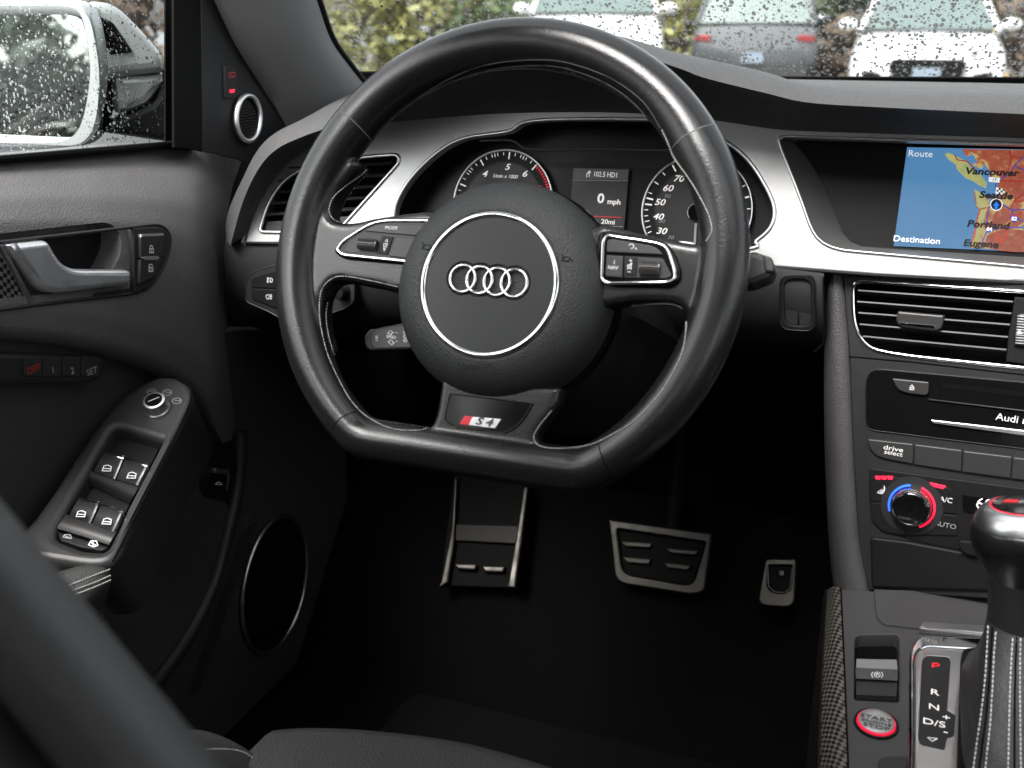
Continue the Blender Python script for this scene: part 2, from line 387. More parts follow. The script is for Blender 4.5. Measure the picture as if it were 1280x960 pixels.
# lower dash (knee panel) rolling away under the column
top = [(281, 303), (350, 304), (500, 308), (700, 320), (945, 332), (1030, 342)]
mid = [(281, 345), (350, 345), (500, 350), (700, 360), (945, 372), (1030, 384)]
low = [(284, 392), (350, 392), (500, 392), (700, 400), (945, 412), (1028, 424)]
f = lambda l, y: [P(*q, y=y) for q in resamp(l, 24)]
a, b, c = f(top, .20), f(mid, .195), f(low, .21)
rows = [[q+V((0, .03, .004)) for q in a], a, [q.lerp(s, .5)+V((0, -.002, 0)) for q, s in zip(a, b)], b, [q.lerp(s, .55)+V((0, -.004, 0)) for q, s in zip(b, c)], c,
        [q+V((0, .012, -.012)) for q in c], [q+V((0, .04, -.025)) for q in c], [q+V((0, .20, -.10)) for q in c], [q+V((0, .38, -.12)) for q in c]]
grid('knee_panel', rows, M['plastic'], dash)
plate('glove_box', M['plastic'], dash, PS, rnd([(1455, 366), (2120, 430), (2100, 760), (1455, 600)], 12), h=-.01, th=.03, bev=.006)
tube('panel_seam', [PD.p(*q, .0005) for q in resamp([(308, 303.5), (350, 304.5), (500, 308), (700, 320), (945, 332.5), (1100, 344.5), (1290, 354.5), (1450, 367)], 30)], .0016, M['dark_plastic'], dash)
# ignition slot at the right end of the knee panel
PK = Pl(P(998, 378, y=.196), (0, -1, .04))
sl = rnd([(975, 344), (1019, 344), (1019, 414), (975, 412)], 13)
si = rnd([(980, 349), (1013, 349), (1014, 408), (981, 406)], 12)
slot = plate('key_slot', M['dark_plastic'], dash, PK, sl, [si], h=.003, th=.006, bev=.0012)
plate('slot_face', M['plastic'], slot, PK, rnd([(979, 348), (995.5, 348), (997.5, 410), (981, 408)], 8), h=-.001, th=.003)
plate('slot_face', M['plastic'], slot, PK, rnd([(997.2, 348), (1014, 348), (1015, 410), (999, 410)], 8), h=-.0012, th=.003)
tube('slot_rim', [PK.p(*q, .003) for q in sl], .0006, M['steel'], slot, ref=PK.n, closed=True)
tube('end_seam', [PK.p(*q, .002) for q in cr([(1029, 346), (1030, 420), (1026, 432), (1018, 440)], 6, False)], .0008, M['black'], dash)

# left air vent
def vent(name, pl, loop, slat_px, dp, chrome, par, wd=.010, label=None):
    v = T(name, label, 'air vent', pl.p(*slat_px[len(slat_px)//2][0], -.02))
    return v
lv = T('air_vent', 'left air vent of dark slats in a silver trim beside the driver door', 'air vent', PD.p(420, 240))
plate('duct', M['black'], lv, PD, vent_hole, h=-.03, th=.004, bev=0)
g = G(); n_ = len(vent_hole)
vs, fs = grid_geo([[PD.p(*q, 0) for q in vent_hole], [PD.p(*q, 0)-PD.n*.03 for q in vent_hole]], True); g.put(vs, fs); g.add('duct_wall', M['dark_plastic'], lv)
tube('vent_rim', [PD.p(*q, .0004) for q in vent_hole], .0021, M['satin'], lv, ref=PD.n, closed=True, r2=.0016)
for (xl, xr, yl, yr) in ((366, 492, 209, 204), (352, 486, 225, 219), (344, 474, 240, 233), (338, 461, 254, 247), (333, 448, 268, 261)):
    L, Rr = PD.p(xl, yl, -.006), PD.p(xr, yr, -.006)
    vs, fs = sweep_geo([L.lerp(Rr, t/3) for t in range(4)], .0019, ref=(0, 1, 0), r2=.008, n=8); add('slat', vs, fs, M['button'], lv, smooth=60)
plate('vent_floor', M['plastic'], lv, PD, [(330, 277), (436, 270), (424, 290), (328, 289)], h=-.004, th=.004)
tb = plate('vent_tab', M['button'], lv, PD, rnd([(390, 236), (412, 235), (412, 246), (390, 247)], 3), h=.002, th=.008, bev=.0012)

# ================================================================ INSTRUMENT CLUSTER
PI = Pl(PD.o+V((0, .035, 0)), (0, -math.cos(R(18)), math.sin(R(18))))
ic = T('instrument_cluster', 'instrument cluster with two round dials and a small trip display behind the steering wheel', 'instrument cluster', PI.p(740, 260))
big = [(480, 150), (980, 150), (990, 330), (480, 330)]
plate('cluster_face', M['screen_black'], ic, PI, big, h=-.006, th=.004, bev=0)
vs, fs = grid_geo([[PD.p(*q, -.001) for q in clu_hole], [PD.p(*q, -.001)-PD.n*.04 for q in clu_hole]], True)
add('hood_wall', vs, fs, M['dark_plastic'], ic, smooth=60)
tube('surround', [PD.p(*q, .0006) for q in clu_hole], .0017, M['satin'], ic, ref=PD.n, closed=True, r2=.0011)
tube('hood_lip', [PI.p(*q, .03) for q in cr([(600, 176), (640, 176), (664, 187), (750, 186.5), (832, 188), (852, 178), (866, 166)], 5, False)], .0012, M['button'], ic)
def dial(cx, cy, rpx, angs, label):
    u0, v0 = PI.uv(cx, cy); ue, _ = PI.uv(cx+rpx, cy); r = abs(ue-u0)
    d = lathe('dial', [(r*.99, 0), (r*.98, .0015), (r*.001, .0015)], PI, u0, v0, M['dark_plastic'], ic, n=64)
    ROOT[d] = ROOT[ic]
    tube('dial_ring', [PI.w(u0+r*math.cos(a*math.pi/48), v0+r*math.sin(a*math.pi/48), .003) for a in range(96)], .0011, M['satin'], d, ref=PI.n, closed=True)
    lathe('inner_ring', [(r*.80, .0016), (r*.79, .0021), (r*.775, .0021), (r*.765, .0016)], PI, u0, v0, M['plastic'], d, n=64)
    return d, u0, v0, r
def ticks(u0, v0, r, lst, mat, d):
    g = G()
    for a, ln, wd in lst:
        a = R(a); c, s = math.cos(a), math.sin(a)
        for sg in (1,):
            q = [(u0+c*rr+(-s)*ww, v0+s*rr+c*ww) for rr, ww in ((r*.965, -wd), (r*.965, wd), (r*(.965-ln), wd), (r*(.965-ln), -wd))]
            g.put(*plate_geo(PI, q, px=False, h=.0023, th=.0006, bev=0))
    return g.add('tick_marks', mat, d, smooth=0)
td, tu, tv, trr = dial(629, 254, 62.5, None, 'rev')
A = lambda k: 88-(k-5)*36.5          # angle of each thousand on the rev counter
L = []
for k in range(0, 14):
    n = k/2
    if n <= 6: L.append((A(n) if k % 2 == 0 else A(n), .13 if k % 2 == 0 else .07, .0006 if k % 2 == 0 else .00035))
for k in range(0, 61):
    if k % 10 and k/10 < 6.1 and k % 2 == 0: L.append((A(k/10), .06, .00028))
ticks(tu, tv, trr, L, M['lit_print'], td)
ticks(tu, tv, trr, [(A(6+j*.09), .055, .0005) for j in range(1, 22)]+[(A(7), .15, .0007), (A(8), .15, .0007)], M['red_print'], td)
for s, q, m in (('3', (587, 241), 'lit_print'), ('4', (605.5, 217.5), 'lit_print'), ('5', (634, 209), 'lit_print'), ('6', (655.5, 217.5), 'lit_print'), ('7', (671, 236), 'red_print')):
    tx(s, q, .0085, PI, .0022, M[m], td, shear=.25, sx=1.25, bold=.00012)
tx('1/min x 1000', (631, 220.5), .0050, PI, .0022, M['lit_print'], td, shear=.25)
sd_, su, sv, srr = dial(871, 264, 70, None, 'speed')
B = lambda k: 176-(k-40)*2.62
ticks(su, sv, srr, [(B(k), .13 if k % 20 == 0 else .09 if k % 10 == 0 else .07, .0007 if k % 20 == 0 else .0004) for k in range(5, 185, 5)], M['lit_print'], sd_)
for s, q in (('70', (848, 223.5)), ('60', (834.5, 235.5)), ('50', (824.5, 253)), ('40', (822.5, 271)), ('30', (826.5, 289))):
    tx(s, q, .0082, PI, .0022, M['lit_print'], sd_, shear=.25, sx=1.2, bold=.0001)
for s, q in (('90', (834, 245.5)), ('80', (827, 276.5)), ('30', (838, 297))): tx(s, q, .005, PI, .0022, M['dim_print'], sd_, shear=.25, sx=1.2)
hu, hv = PI.uv(870, 265, .004)
lathe('needle_hub', [(.0072, .002), (.0072, .006), (.0062, .007), (.001, .007)], PI, hu, hv, M['gloss'], sd_)
tube('hub_ring', [PI.w(hu+.0078*math.cos(R(a)), hv+.0078*math.sin(R(a)), .003) for a in range(-45, 226, 10)], .0005, M['satin'], sd_, ref=PI.n)
plate('needle', M['dim_print'], sd_, PI, [(868.3, 279), (871, 279), (869.5, 310), (866.5, 310)], h=.006, th=.001, bev=0)
tdp = plate('trip_display', pm('display_grey', (.016, .016, .017), .25), ic, PI, [(717, 210), (786.5, 210.5), (780, 286), (710, 285)], h=-.001, th=.001, bev=0)
plate('display_header', pm('header_grey', (.05, .056, .056), .4), tdp, PI, [(717.5, 211.5), (785.5, 212), (784.5, 224.5), (716.5, 224)], h=-.0006, th=.0004, bev=0)
ribbon('display_line', [[(716, 225), (784.5, 226)]], PI, -.0004, .0006, M['dim_print'], tdp); ribbon('display_line', [[(748, 283), (778.5, 283.5)]], PI, -.0004, .0006, M['dim_print'], tdp)
ribbon('red_line', [[(736, 270), (777, 272)]], PI, -.0004, .0006, M['red_print'], tdp)
tx('102.5 HD1', (757, 218.5), .0068, PI, -.0005, M['lit_print'], tdp, sx=.8)
ribbon('turn_symbol', [[(733.5, 221.5), (733.5, 217), (736.5, 216)], [(736.5, 221), (736.5, 214)], [(735, 216), (736.8, 213.5), (738.5, 216)]], PI, -.0004, .0006, M['lit_print'], tdp)
tx('0', (751, 248.5), .0125, PI, -.0005, M['lit_print'], tdp, sx=1.1, bold=.00035)
tx('mph', (767.5, 252.5), .0068, PI, -.0005, M['lit_print'], tdp, sx=1.1, bold=.00015)
tx('20mi', (760, 277.5), .0062, PI, -.0005, M['lit_print'], tdp, sx=1.1, bold=.0001)

# ================================================================ NAVIGATION DISPLAY
nav = T('navigation_display', 'navigation screen showing a coastal map in a black recess of the dashboard', 'screen', PD.p(1200, 260))
mmi_in = rnd([(990, 176, 4), (1290, 184), (1450, 190), (1450, 336), (1290, 322), (1072, 308, 12), (1056, 298, 14), (1030, 232, 20), (1012, 200, 20)], 0)
def rs(l, n=80): return resamp(l+[l[0]], n)
a0 = [PD.uv(*q) for q in mmi_hole]; 
vs, fs = grid_geo([[PD.p(*q, 0) for q in rs(mmi_hole)], [PD.p(*q, -.002) for q in rs(mmi_hole)],
                   [PD.p(*q, -.024) for q in rs(mmi_in)], [PD.p(*q, -.028) for q in rs(mmi_in)]], True)
add('bezel', vs, fs, M['bezel'], nav, smooth=60)
tube('bezel_trim', [PD.p(*q, .0006) for q in rs(mmi_hole, 120)], .0014, M['satin'], nav, ref=PD.n, closed=True)
plate('screen_surround', M['screen_black'], nav, PD, mmi_in, h=-.026, th=.004, bev=0)
HS = -.0245
scr = [(1134, 184), (1290, 187), (1450, 190), (1450, 326), (1290, 315), (1117, 307.5)]
def emat(key, stops, scale, strength, det=6):
    m = bpy.data.materials.new(key); m.use_nodes = True; t = m.node_tree; b = t.nodes['Principled BSDF']
    tc = t.nodes.new('ShaderNodeTexCoord'); nz = t.nodes.new('ShaderNodeTexNoise'); nz.inputs['Scale'].default_value = scale; nz.inputs['Detail'].default_value = det; nz.inputs['Roughness'].default_value = .65
    cr_ = t.nodes.new('ShaderNodeValToRGB'); e = cr_.color_ramp.elements
    e[0].position, e[0].color = stops[0][0], (*stops[0][1], 1); e[1].position, e[1].color = stops[-1][0], (*stops[-1][1], 1)
    for p_, c in stops[1:-1]: x = e.new(p_); x.color = (*c, 1)
    t.links.new(tc.outputs['Object'], nz.inputs['Vector']); t.links.new(nz.outputs['Fac'], cr_.inputs['Fac'])
    b.inputs['Base Color'].default_value = (0.01, 0.01, 0.01, 1); b.inputs['Roughness'].default_value = .25
    t.links.new(cr_.outputs['Color'], b.inputs['Emission Color']); b.inputs['Emission Strength'].default_value = strength
    MAT[key] = m
EM = .17
emat('map_sea', [(.3, (.10, .30, .58)), (.7, (.12, .33, .62))], 20, EM)
emat('map_land', [(.30, (.62, .52, .18)), (.45, (.70, .50, .20)), (.52, (.55, .18, .08)), (.62, (.45, .10, .05)), (.75, (.62, .30, .12))], 110, EM, 8)
emat('map_hills', [(.30, (.60, .40, .18)), (.42, (.50, .13, .07)), (.60, (.40, .08, .05)), (.70, (.62, .36, .2))], 150, EM, 8)
emat('map_green', [(.3, (.30, .45, .20)), (.5, (.60, .58, .22)), (.7, (.55, .50, .20))], 80, EM)
for k, c in (('map_white', (.85, .85, .85)), ('map_ink', (.02, .02, .02)), ('map_red', (.35, .03, .02)), ('map_blue', (.03, .06, .30)), ('map_arrow', (.02, .18, .95))): pm(k, c, .9, emit=EM, spec=.03)
ms = plate('map_screen', M['map_sea'], nav, PD, scr, h=HS, th=.001, bev=0)
z1 = lambda p: zz('a1', p)
coast = [(690, 148), (720, 200), (770, 185), (800, 240), (760, 260), (830, 290), (850, 250), (885, 300), (900, 340), (950, 380), (935, 430), (960, 470), (925, 500), (905, 470), (900, 520), (880, 545), (885, 490), (850, 470), (780, 432), (778, 480), (795, 560), (815, 570), (795, 640), (800, 700), (770, 770), (752, 845), (1186, 872), (2090, 920), (2090, 172), (1186, 155)]
plate('map_land', M['map_land'], ms, PD, z1(coast), h=HS+.0003, th=.0003, bev=0)
plate('map_hills', M['map_hills'], ms, PD, z1([(720, 150), (800, 190), (870, 240), (890, 300), (960, 345), (985, 420), (1060, 500), (1050, 560), (1186, 480), (1186, 156)]), h=HS+.0006, th=.0003, bev=0)
plate('map_hills', M['map_hills'], ms, PD, z1(cr([(940, 570), (990, 540), (1035, 590), (1020, 660), (960, 690), (900, 670)], 4)), h=HS+.0006, th=.0003, bev=0)
plate('map_hills', M['map_hills'], ms, PD, z1(cr([(870, 760), (1000, 720), (1186, 740), (1186, 868), (900, 852)], 4)), h=HS+.0006, th=.0003, bev=0)
plate('map_island', M['map_green'], ms, PD, z1([(568, 182), (600, 175), (640, 195), (720, 232), (770, 290), (830, 335), (868, 390), (860, 425), (815, 405), (760, 370), (720, 355), (655, 290), (650, 260), (600, 225)]), h=HS+.0006, th=.0003, bev=0)
plate('map_coast', M['map_green'], ms, PD, z1([(782, 436), (860, 480), (870, 550), (850, 640), (830, 720), (800, 840), (760, 842), (785, 760), (808, 690), (800, 640), (820, 570), (800, 555)]), h=HS+.0006, th=.0003, bev=0)
ribbon('map_border', [z1(l) for l in ([(960, 372), (1186, 378), (1300, 380)], [(640, 190), (660, 225), (730, 235), (790, 300)], [(752, 845), (780, 740), (800, 640), (820, 572), (870, 562)], [(930, 740), (965, 805), (1003, 765), (1000, 705)], [(1040, 560), (1060, 510), (1186, 420)], [(1010, 690), (1186, 520)], [(1020, 300), (1040, 200), (1025, 155)], [(1040, 200), (1100, 212), (1186, 210)], [(1060, 520), (1186, 510)])], PD, HS+.001, .0009, M['map_red'], ms)
ribbon('map_road', [z1(l) for l in ([(1130, 200), (1060, 270), (1030, 320), (960, 365), (930, 400), (935, 520), (880, 560), (868, 660), (870, 720), (840, 790), (828, 850)], [(980, 540), (1045, 578), (1186, 575)], [(1045, 578), (1050, 620), (1110, 655), (1186, 660)], [(870, 715), (1000, 705), (1110, 700), (1186, 645)], [(1070, 270), (1110, 290), (1186, 295)], [(1110, 700), (1186, 740)])], PD, HS+.0012, .0009, M['map_blue'], ms)
for s, q, m in (('Route', (398, 183), 'map_white'), ('Destination', (372, 790), 'map_white')): tx(s, zz('a1', [q])[0], .0072, PD, HS+.002, M[m], ms, sx=1.12)
for s, q in (('Vancouver', (900, 312)), ('Seattle', (930, 477)), ('Portland', (875, 684)), ('Eugene', (823, 818))): tx(s, zz('a1', [q])[0], .0078, PD, HS+.002, M['map_ink'], ms, sx=1.2, shear=.12, bold=.00028)
plate('road_sign', M['map_white'], ms, PD, z1([(882, 345), (960, 352), (955, 385), (880, 378)]), h=HS+.0016, th=.0003, bev=0)
plate('road_sign_flag', M['map_red'], ms, PD, z1([(888, 330), (910, 342), (885, 345)]), h=HS+.0016, th=.0003, bev=0)
tx('15', zz('a1', [(920, 365)])[0], .0036, PD, HS+.0020, M['map_ink'], ms)
for cx, cy, s in ((1060, 638, '82'), (885, 712, '84')):
    plate('road_shield', M['map_blue'], ms, PD, z1(cr([(cx-28, cy-22), (cx, cy-26), (cx+28, cy-20), (cx+24, cy+8), (cx, cy+28), (cx-24, cy+8)], 3)), h=HS+.0016, th=.0003, bev=0)
    plate('shield_band', M['map_red'], ms, PD, z1([(cx-26, cy-24), (cx+27, cy-22), (cx+27, cy-14), (cx-27, cy-15)]), h=HS+.0018, th=.0002, bev=0)
    tx(s, zz('a1', [(cx, cy+3)])[0], .0042, PD, HS+.0021, M['map_white'], ms, bold=.0001)
plate('position_disc', M['map_white'], ms, PD, z1(circ(934, 540, 44)), h=HS+.0016, th=.0003, bev=0)
plate('position_disc', M['map_ink'], ms, PD, z1(circ(934, 540, 38)), h=HS+.0019, th=.0002, bev=0)
plate('position_arrow', M['map_arrow'], ms, PD, z1([(933, 518), (955, 548), (943, 548), (943, 570), (922, 570), (923, 548), (911, 548)]), h=HS+.0025, th=.0003, bev=0)
g, g2 = G(), G()
for i in range(4):
    for j in range(3):
        x, y = 936+i*14, 420+j*14+i*3
        (g if (i+j) % 2 else g2).put(*plate_geo(PD, z1([(x, y), (x+14, y+3), (x+14, y+17), (x, y+14)]), h=HS+.0026, th=.0002, bev=0))
g.add('flag_squares', M['map_ink'], ms, smooth=0); g2.add('flag_squares', M['map_white'], ms, smooth=0)
ribbon('flag_pole', [z1([(934, 420), (932, 470)])], PD, HS+.0026, .0006, M['map_white'], ms)

# ================================================================ CENTRE STACK
stk = T('centre_stack', 'matt black centre stack frame with grained side pad', 'centre stack', PS.p(1180, 560))
cv_loop = rnd(zz('a2', [(136, 110, 10), (160, 58, 12), (1290, 132), (2100, 200), (2100, 740), (1290, 640), (330, 545, 90), (200, 470, 110), (140, 330, 60)]), 0)
plate('stack_face', M['plastic'], stk, PS, [(1054, 336), (1290, 350), (1450, 362), (1450, 770), (1290, 752), (1086, 738), (1074, 690), (1066, 560), (1062, 450)], [cv_loop], h=0, th=.02, bev=.0012)
rgt = cr([(1052, 336), (1060, 430), (1064, 520), (1068, 600), (1074, 680), (1086, 742)], 4, False)
lft = cr([(1030, 334), (1030, 430), (1030, 520), (1032, 600), (1036, 680), (1043, 742)], 4, False)
rr_ = [PS.p(*q, .001) for q in rgt]; ll = [PS.p(*q, -.012) for q in lft]
rows = [[a-PS.n*.02 for a in rr_], rr_]
for t in (.12, .35, .6, .82): rows.append([a.lerp(b, t)+PS.n*.011*math.sin(math.pi*min(1, t*1.05))**.8 for a, b in zip(rr_, ll)])
rows += [ll, [b+V((.004, .03, 0)) for b in ll], [b+V((.004, .30, -.02)) for b in ll]]
grid('side_pad', rows, M['pad'], stk)
tube('stack_seam', [PS.p(*q, .0002) for q in zz('a2', [(110, 563), (500, 596), (1290, 685), (2000, 770)])], .0006, M['black'], stk, ref=PS.n)

cvt = T('air_vent', 'wide centre air vent of five slats in a chrome frame under the navigation screen', 'air vent', PS.p(1180, 400))
vs, fs = grid_geo([[PS.p(*q, 0) for q in cv_loop], [PS.p(*q, 0)-PS.n*.035 for q in cv_loop]], True); add('duct_wall', vs, fs, M['dark_plastic'], cvt, smooth=60)
plate('duct', M['black'], cvt, PS, cv_loop, h=-.034, th=.002, bev=0)
tube('vent_rim', [PS.p(*q, .0006) for q in cv_loop], .0017, M['chrome'], cvt, ref=PS.n, closed=True, r2=.0012)
for (xl, yl, xr, yr) in ((178, 136, 1205, 212), (175, 210, 1196, 290), (182, 284, 1186, 364), (190, 360, 1172, 446), (212, 440, 1162, 530)):
    (x0, y0), (x1, y1) = zz('a2', [(xl, yl), (xr, yr)])
    p0, p1 = PS.p(x0, y0, -.005), PS.p(x1, y1, -.005)
    vs, fs = sweep_geo([p0.lerp(p1, t/3) for t in range(4)], .0018, ref=PS.n+V((0, 0, .35)), r2=.007, n=10); add('slat', vs, fs, M['button'], cvt, smooth=60)
tab = plate('vent_tab', M['button'], cvt, PS, rnd(zz('a2', [(438, 262, 2), (748, 290, 2), (735, 375, 6), (690, 395, 6), (455, 368, 6), (420, 325, 6)]), 2), h=.006, th=.014, bev=.0015)
plate('tab_strip', M['chrome'], tab, PS, zz('a2', [(448, 336), (684, 356), (682, 376), (452, 352)]), h=.0068, th=.002, bev=.0003)
plate('vent_divider', M['dark_plastic'], cvt, PS, zz('a2', [(1218, 165), (1600, 200), (1600, 670), (1158, 595), (1172, 440), (1200, 280)]), h=-.0015, th=.02, bev=.001)
whl = plate('thumb_wheel', M['button'], cvt, PS, zz('a2', [(1240, 282), (1262, 276), (1340, 285), (1335, 500), (1215, 490), (1218, 400)]), h=.003, th=.01, bev=.002)
g = G()
for k in range(11):
    y = 290+k*18; g.put(*plate_geo(PS, zz('a2', [(1236-k*1.5, y), (1330, y+8), (1330, y+16), (1236-k*1.5, y+8)]), h=.0038, th=.0015, bev=.0003))
g.add('wheel_ridges', M['satin'], whl)
plate('wheel_arrow', M['print'], whl, PS, zz('a2', [(1248, 385), (1268, 412), (1232, 410)]), h=.0044, th=.0004, bev=0)

# radio and media unit
rad = T('media_unit', 'gloss black media unit with disc slot and eject key below the centre air vent', 'radio', PS.p(1180, 540))
z3 = lambda p: zz('r3', p)
loopm = rnd(z3([(437, 182, 14), (478, 130, 16), (1290, 205), (2000, 275), (2000, 660), (1290, 560), (455, 458, 10), (436, 420, 12)]), 0)
plate('fascia', M['gloss'], rad, PS, loopm, h=.0012, th=.004, bev=.0005)
tube('fascia_edge', [PS.p(*q, .0011) for q in loopm], .0004, M['steel'], rad, ref=PS.n, closed=True)
ej = plate('eject_button', M['button'], rad, PS, rnd(z3([(576, 184, 2), (773, 204, 2), (769, 276, 6), (650, 262, 10), (602, 240, 14)]), 2), h=.004, th=.004, bev=.0008)
ribbon('eject_symbol', [z3([(670, 234), (683, 218), (694, 236), (670, 234)]), z3([(668, 242), (695, 245)])], PS, .0045, .0005, M['print'], ej)
plate('disc_slot', M['black'], rad, PS, rnd(z3([(830, 205), (1290, 256), (1900, 320), (1900, 352), (1290, 285), (850, 232)]), 3), h=.0016, th=.0006, bev=0)
plate('slot_lip', M['button'], rad, PS, z3([(770, 293), (1290, 355), (1900, 425), (1900, 432), (1290, 361), (770, 299)]), h=.003, th=.002, bev=.0003)
plate('chrome_strip', M['satin'], rad, PS, z3([(785, 405), (1290, 462), (1900, 530), (1900, 560), (1290, 490), (795, 424)]), h=.0035, th=.003, bev=.0005)
tx('Audi multi media', z3([(1130, 387)])[0], .0082, PS, .0016, M['print'], rad, align='LEFT', rot=R(0), sx=1.1)
for q, lab in (([(443, 507, 3), (689, 534, 2), (689, 641, 4), (500, 605, 14), (456, 560, 14)], 'drive'), ([(695, 535), (950, 567), (945, 681), (693, 642)], ''), ([(956, 570), (1217, 601), (1207, 717), (950, 682)], ''), ([(1222, 604), (1480, 634), (1470, 752), (1212, 718)], '')):
    k = plate('key', M['button'], rad, PS, rnd(z3(q), 2), h=.003, th=.004, bev=.0009)
    if lab:
        tx('drive', z3([(583, 559)])[0], .0056, PS, .0033, M['print'], k, sx=1.45); tx('select', z3([(583, 583)])[0], .0052, PS, .0033, M['print'], k, sx=1.25)

# climate panel
cl = T('climate_panel', 'climate control panel with a chrome dial ringed in blue and red light', 'control panel', PS.p(1180, 640))
z5 = lambda p: zz('a3', p)
plate('fascia', M['dark_plastic'], cl, PS, rnd(z5([(150, 60, 4), (1290, 210), (2100, 330), (2100, 800), (1290, 720), (700, 640, 30), (420, 570, 60), (160, 480, 50)]), 4), h=.0012, th=.004, bev=.0006)
for q in ([(160, 122), (400, 130), (412, 190), (330, 240), (305, 315), (162, 300)], [(505, 152), (740, 205), (775, 240), (790, 395), (650, 380), (630, 270), (505, 190)], [(650, 388), (795, 405), (795, 553), (525, 545), (525, 500), (600, 460)], [(162, 306), (305, 322), (330, 420), (420, 490), (418, 555), (250, 520), (170, 440)]):
    plate('key', M['dark_plastic'], cl, PS, rnd(z5(q), 3), h=.0026, th=.003, bev=.0006)
for x in (196, 240, 285): plate('heater_light', M['red_led'], cl, PS, z5([(x, 116), (x+42, 119), (x+38, 144), (x+6, 141)]), h=.0031, th=.001, bev=.0002)
plate('cooling_light', M['red_led'], cl, PS, rnd(z5([(592, 163), (714, 190), (692, 212), (612, 192)]), .8), h=.0031, th=.001, bev=.0002)
ribbon('seat_symbol', [z5(l) for l in ([(264, 188), (262, 215), (240, 245), (212, 236)], [(268, 200), (264, 225), (248, 246)], [(225, 222), (222, 240)], [(236, 218), (234, 238)], [(247, 212), (246, 232)])], PS, .0031, .0006, M['print'], cl)
tx('A/C', z5([(713, 291)])[0], .0062, PS, .0030, M['print'], cl); tx('AUTO', z5([(706, 474)])[0], .0058, PS, .0030, M['dim_print'], cl, sx=1.1)
ku, kv = PS.uv(*z5([(462, 338)])[0], .004); r6 = .0205
lathe('dial_base', [(.0255, .0012), (.0250, .0034), (.0215, .0034)], PS, ku, kv, M['plastic'], cl)
def arc(name, a0, a1, mat):
    a = [R(a0+(a1-a0)*k/24) for k in range(25)]; r0, r1 = .0175, .0193
    q = [(ku+r1*math.cos(t), kv+r1*math.sin(t)) for t in a]+[(ku+r0*math.cos(t), kv+r0*math.sin(t)) for t in reversed(a)]
    plate(name, mat, cl, PS, q, px=False, h=.0046, th=.001, bev=.0002)
arc('cold_light', 100, 205, M['blue_led']); arc('warm_light', 72, -62, M['red_led'])
kn = lathe('temperature_dial', [(.0165, .003), (.0163, .010), (.0158, .013), (.0145, .0148), (.0135, .0150)], PS, ku, kv, M['chrome'], cl, n=72)
ROOT[kn] = ROOT[cl]
lathe('dial_cap', [(.0135, .0146), (.0133, .0158), (.0125, .0152), (.001, .0150)], PS, ku, kv, M['gloss'], kn)
g = G()
for k in range(60):
    a = k*math.pi/30; c, s = math.cos(a), math.sin(a); r0 = .0166
    g.put(*sweep_geo([PS.w(ku+c*r0, kv+s*r0, .004), PS.w(ku+c*r0, kv+s*r0, .0095)], .00045, ref=(1, .3, .2), n=5))
g.add('knurling', M['chrome'], kn)
plate('display', M['gloss'], cl, PS, rnd(z5([(830, 250), (1290, 310), (1700, 365), (1700, 470), (1290, 430), (860, 385), (835, 365)]), 4), h=.0022, th=.002, bev=.0004)
tx('69', z5([(990, 325)])[0], .0135, PS, .0026, M['lit_print'], cl, sx=.95); tx('°F', z5([(1075, 312)])[0], .0072, PS, .0026, M['lit_print'], cl)
plate('stack_foot', M['dark_plastic'], stk, PS, rnd(z5([(160, 560), (420, 590), (800, 662), (1290, 740), (2000, 830), (2000, 960), (1290, 960), (170, 930)]), 6), h=.004, th=.01, bev=.002)
plate('storage_flap', M['dark_plastic'], stk, PS, rnd(z5([(805, 585), (1290, 640), (1290, 760), (860, 690), (815, 650)]), 3), h=.009, th=.006, bev=.001)

# ================================================================ STEERING WHEEL
sw = T('steering_wheel', 'black leather flat-bottomed steering wheel with a four-ring emblem on its hub', 'steering wheel', PW.o)
RC, HB, RB = .1690, -.1445, .034          # rim centre radius, height of the flat bottom, corner radius
cc = math.sqrt((RC-RB)**2-(HB+RB)**2)     # fillet centres (+-cc, HB+RB)
a1 = math.atan2(HB+RB, cc)
path = []
for k in range(97):
    a = a1+(math.pi-2*a1)*k/96; path.append((RC*math.cos(a), RC*math.sin(a)))
for k in range(1, 13):
    a = math.pi-a1+(1.5*math.pi-(math.pi-a1))*k/12; path.append((-cc+RB*math.cos(a), HB+RB+RB*math.sin(a)))
for k in range(1, 24): path.append((-cc+2*cc*k/24, HB))
for k in range(0, 12):
    a = 1.5*math.pi+(2*math.pi+a1-1.5*math.pi)*k/12; path.append((cc+RB*math.cos(a), HB+RB+RB*math.sin(a)))
def rimr(u, v):
    a = math.degrees(math.atan2(v, u)); ab = abs(90-a) if a > -90 else abs(90-a-360)   # 0 at the top
    r = .0165+.0024*math.exp(-(ab/48)**2)+.0014*math.exp(-((ab-58)/12)**2)+.0012*math.exp(-((ab-110)/22)**2)
    return r
rr2 = [rimr(*q) for q in path]
pts = [PW.w(u*(1-(r-.0165)/RC), v*(1-(r-.0165)/RC)) for (u, v), r in zip(path, rr2)]
g = G(); g.put(*sweep_geo(pts, rr2, ref=PW.n, closed=True, n=24, r2=[r*1.0 for r in rr2]))
lob_l = cr([(404, 202), (434, 196), (447, 204), (432, 223), (419, 241), (411, 262), (416, 275), (440, 277), (480, 269), (552, 264), (556, 300), (515, 362), (470, 358), (425, 350), (409, 358), (401, 378), (402, 410), (408, 440), (384, 430), (370, 385), (366, 330), (374, 270)], 3)
lob_r = cr([(870, 160), (838, 170), (846, 203), (862, 238), (880, 268), (888, 290), (879, 303), (850, 300), (800, 290), (735, 284), (735, 378), (790, 377), (836, 378), (853, 385), (859, 402), (857, 435), (848, 468), (868, 468), (896, 408), (914, 350), (918, 300), (906, 230), (888, 186)], 3)
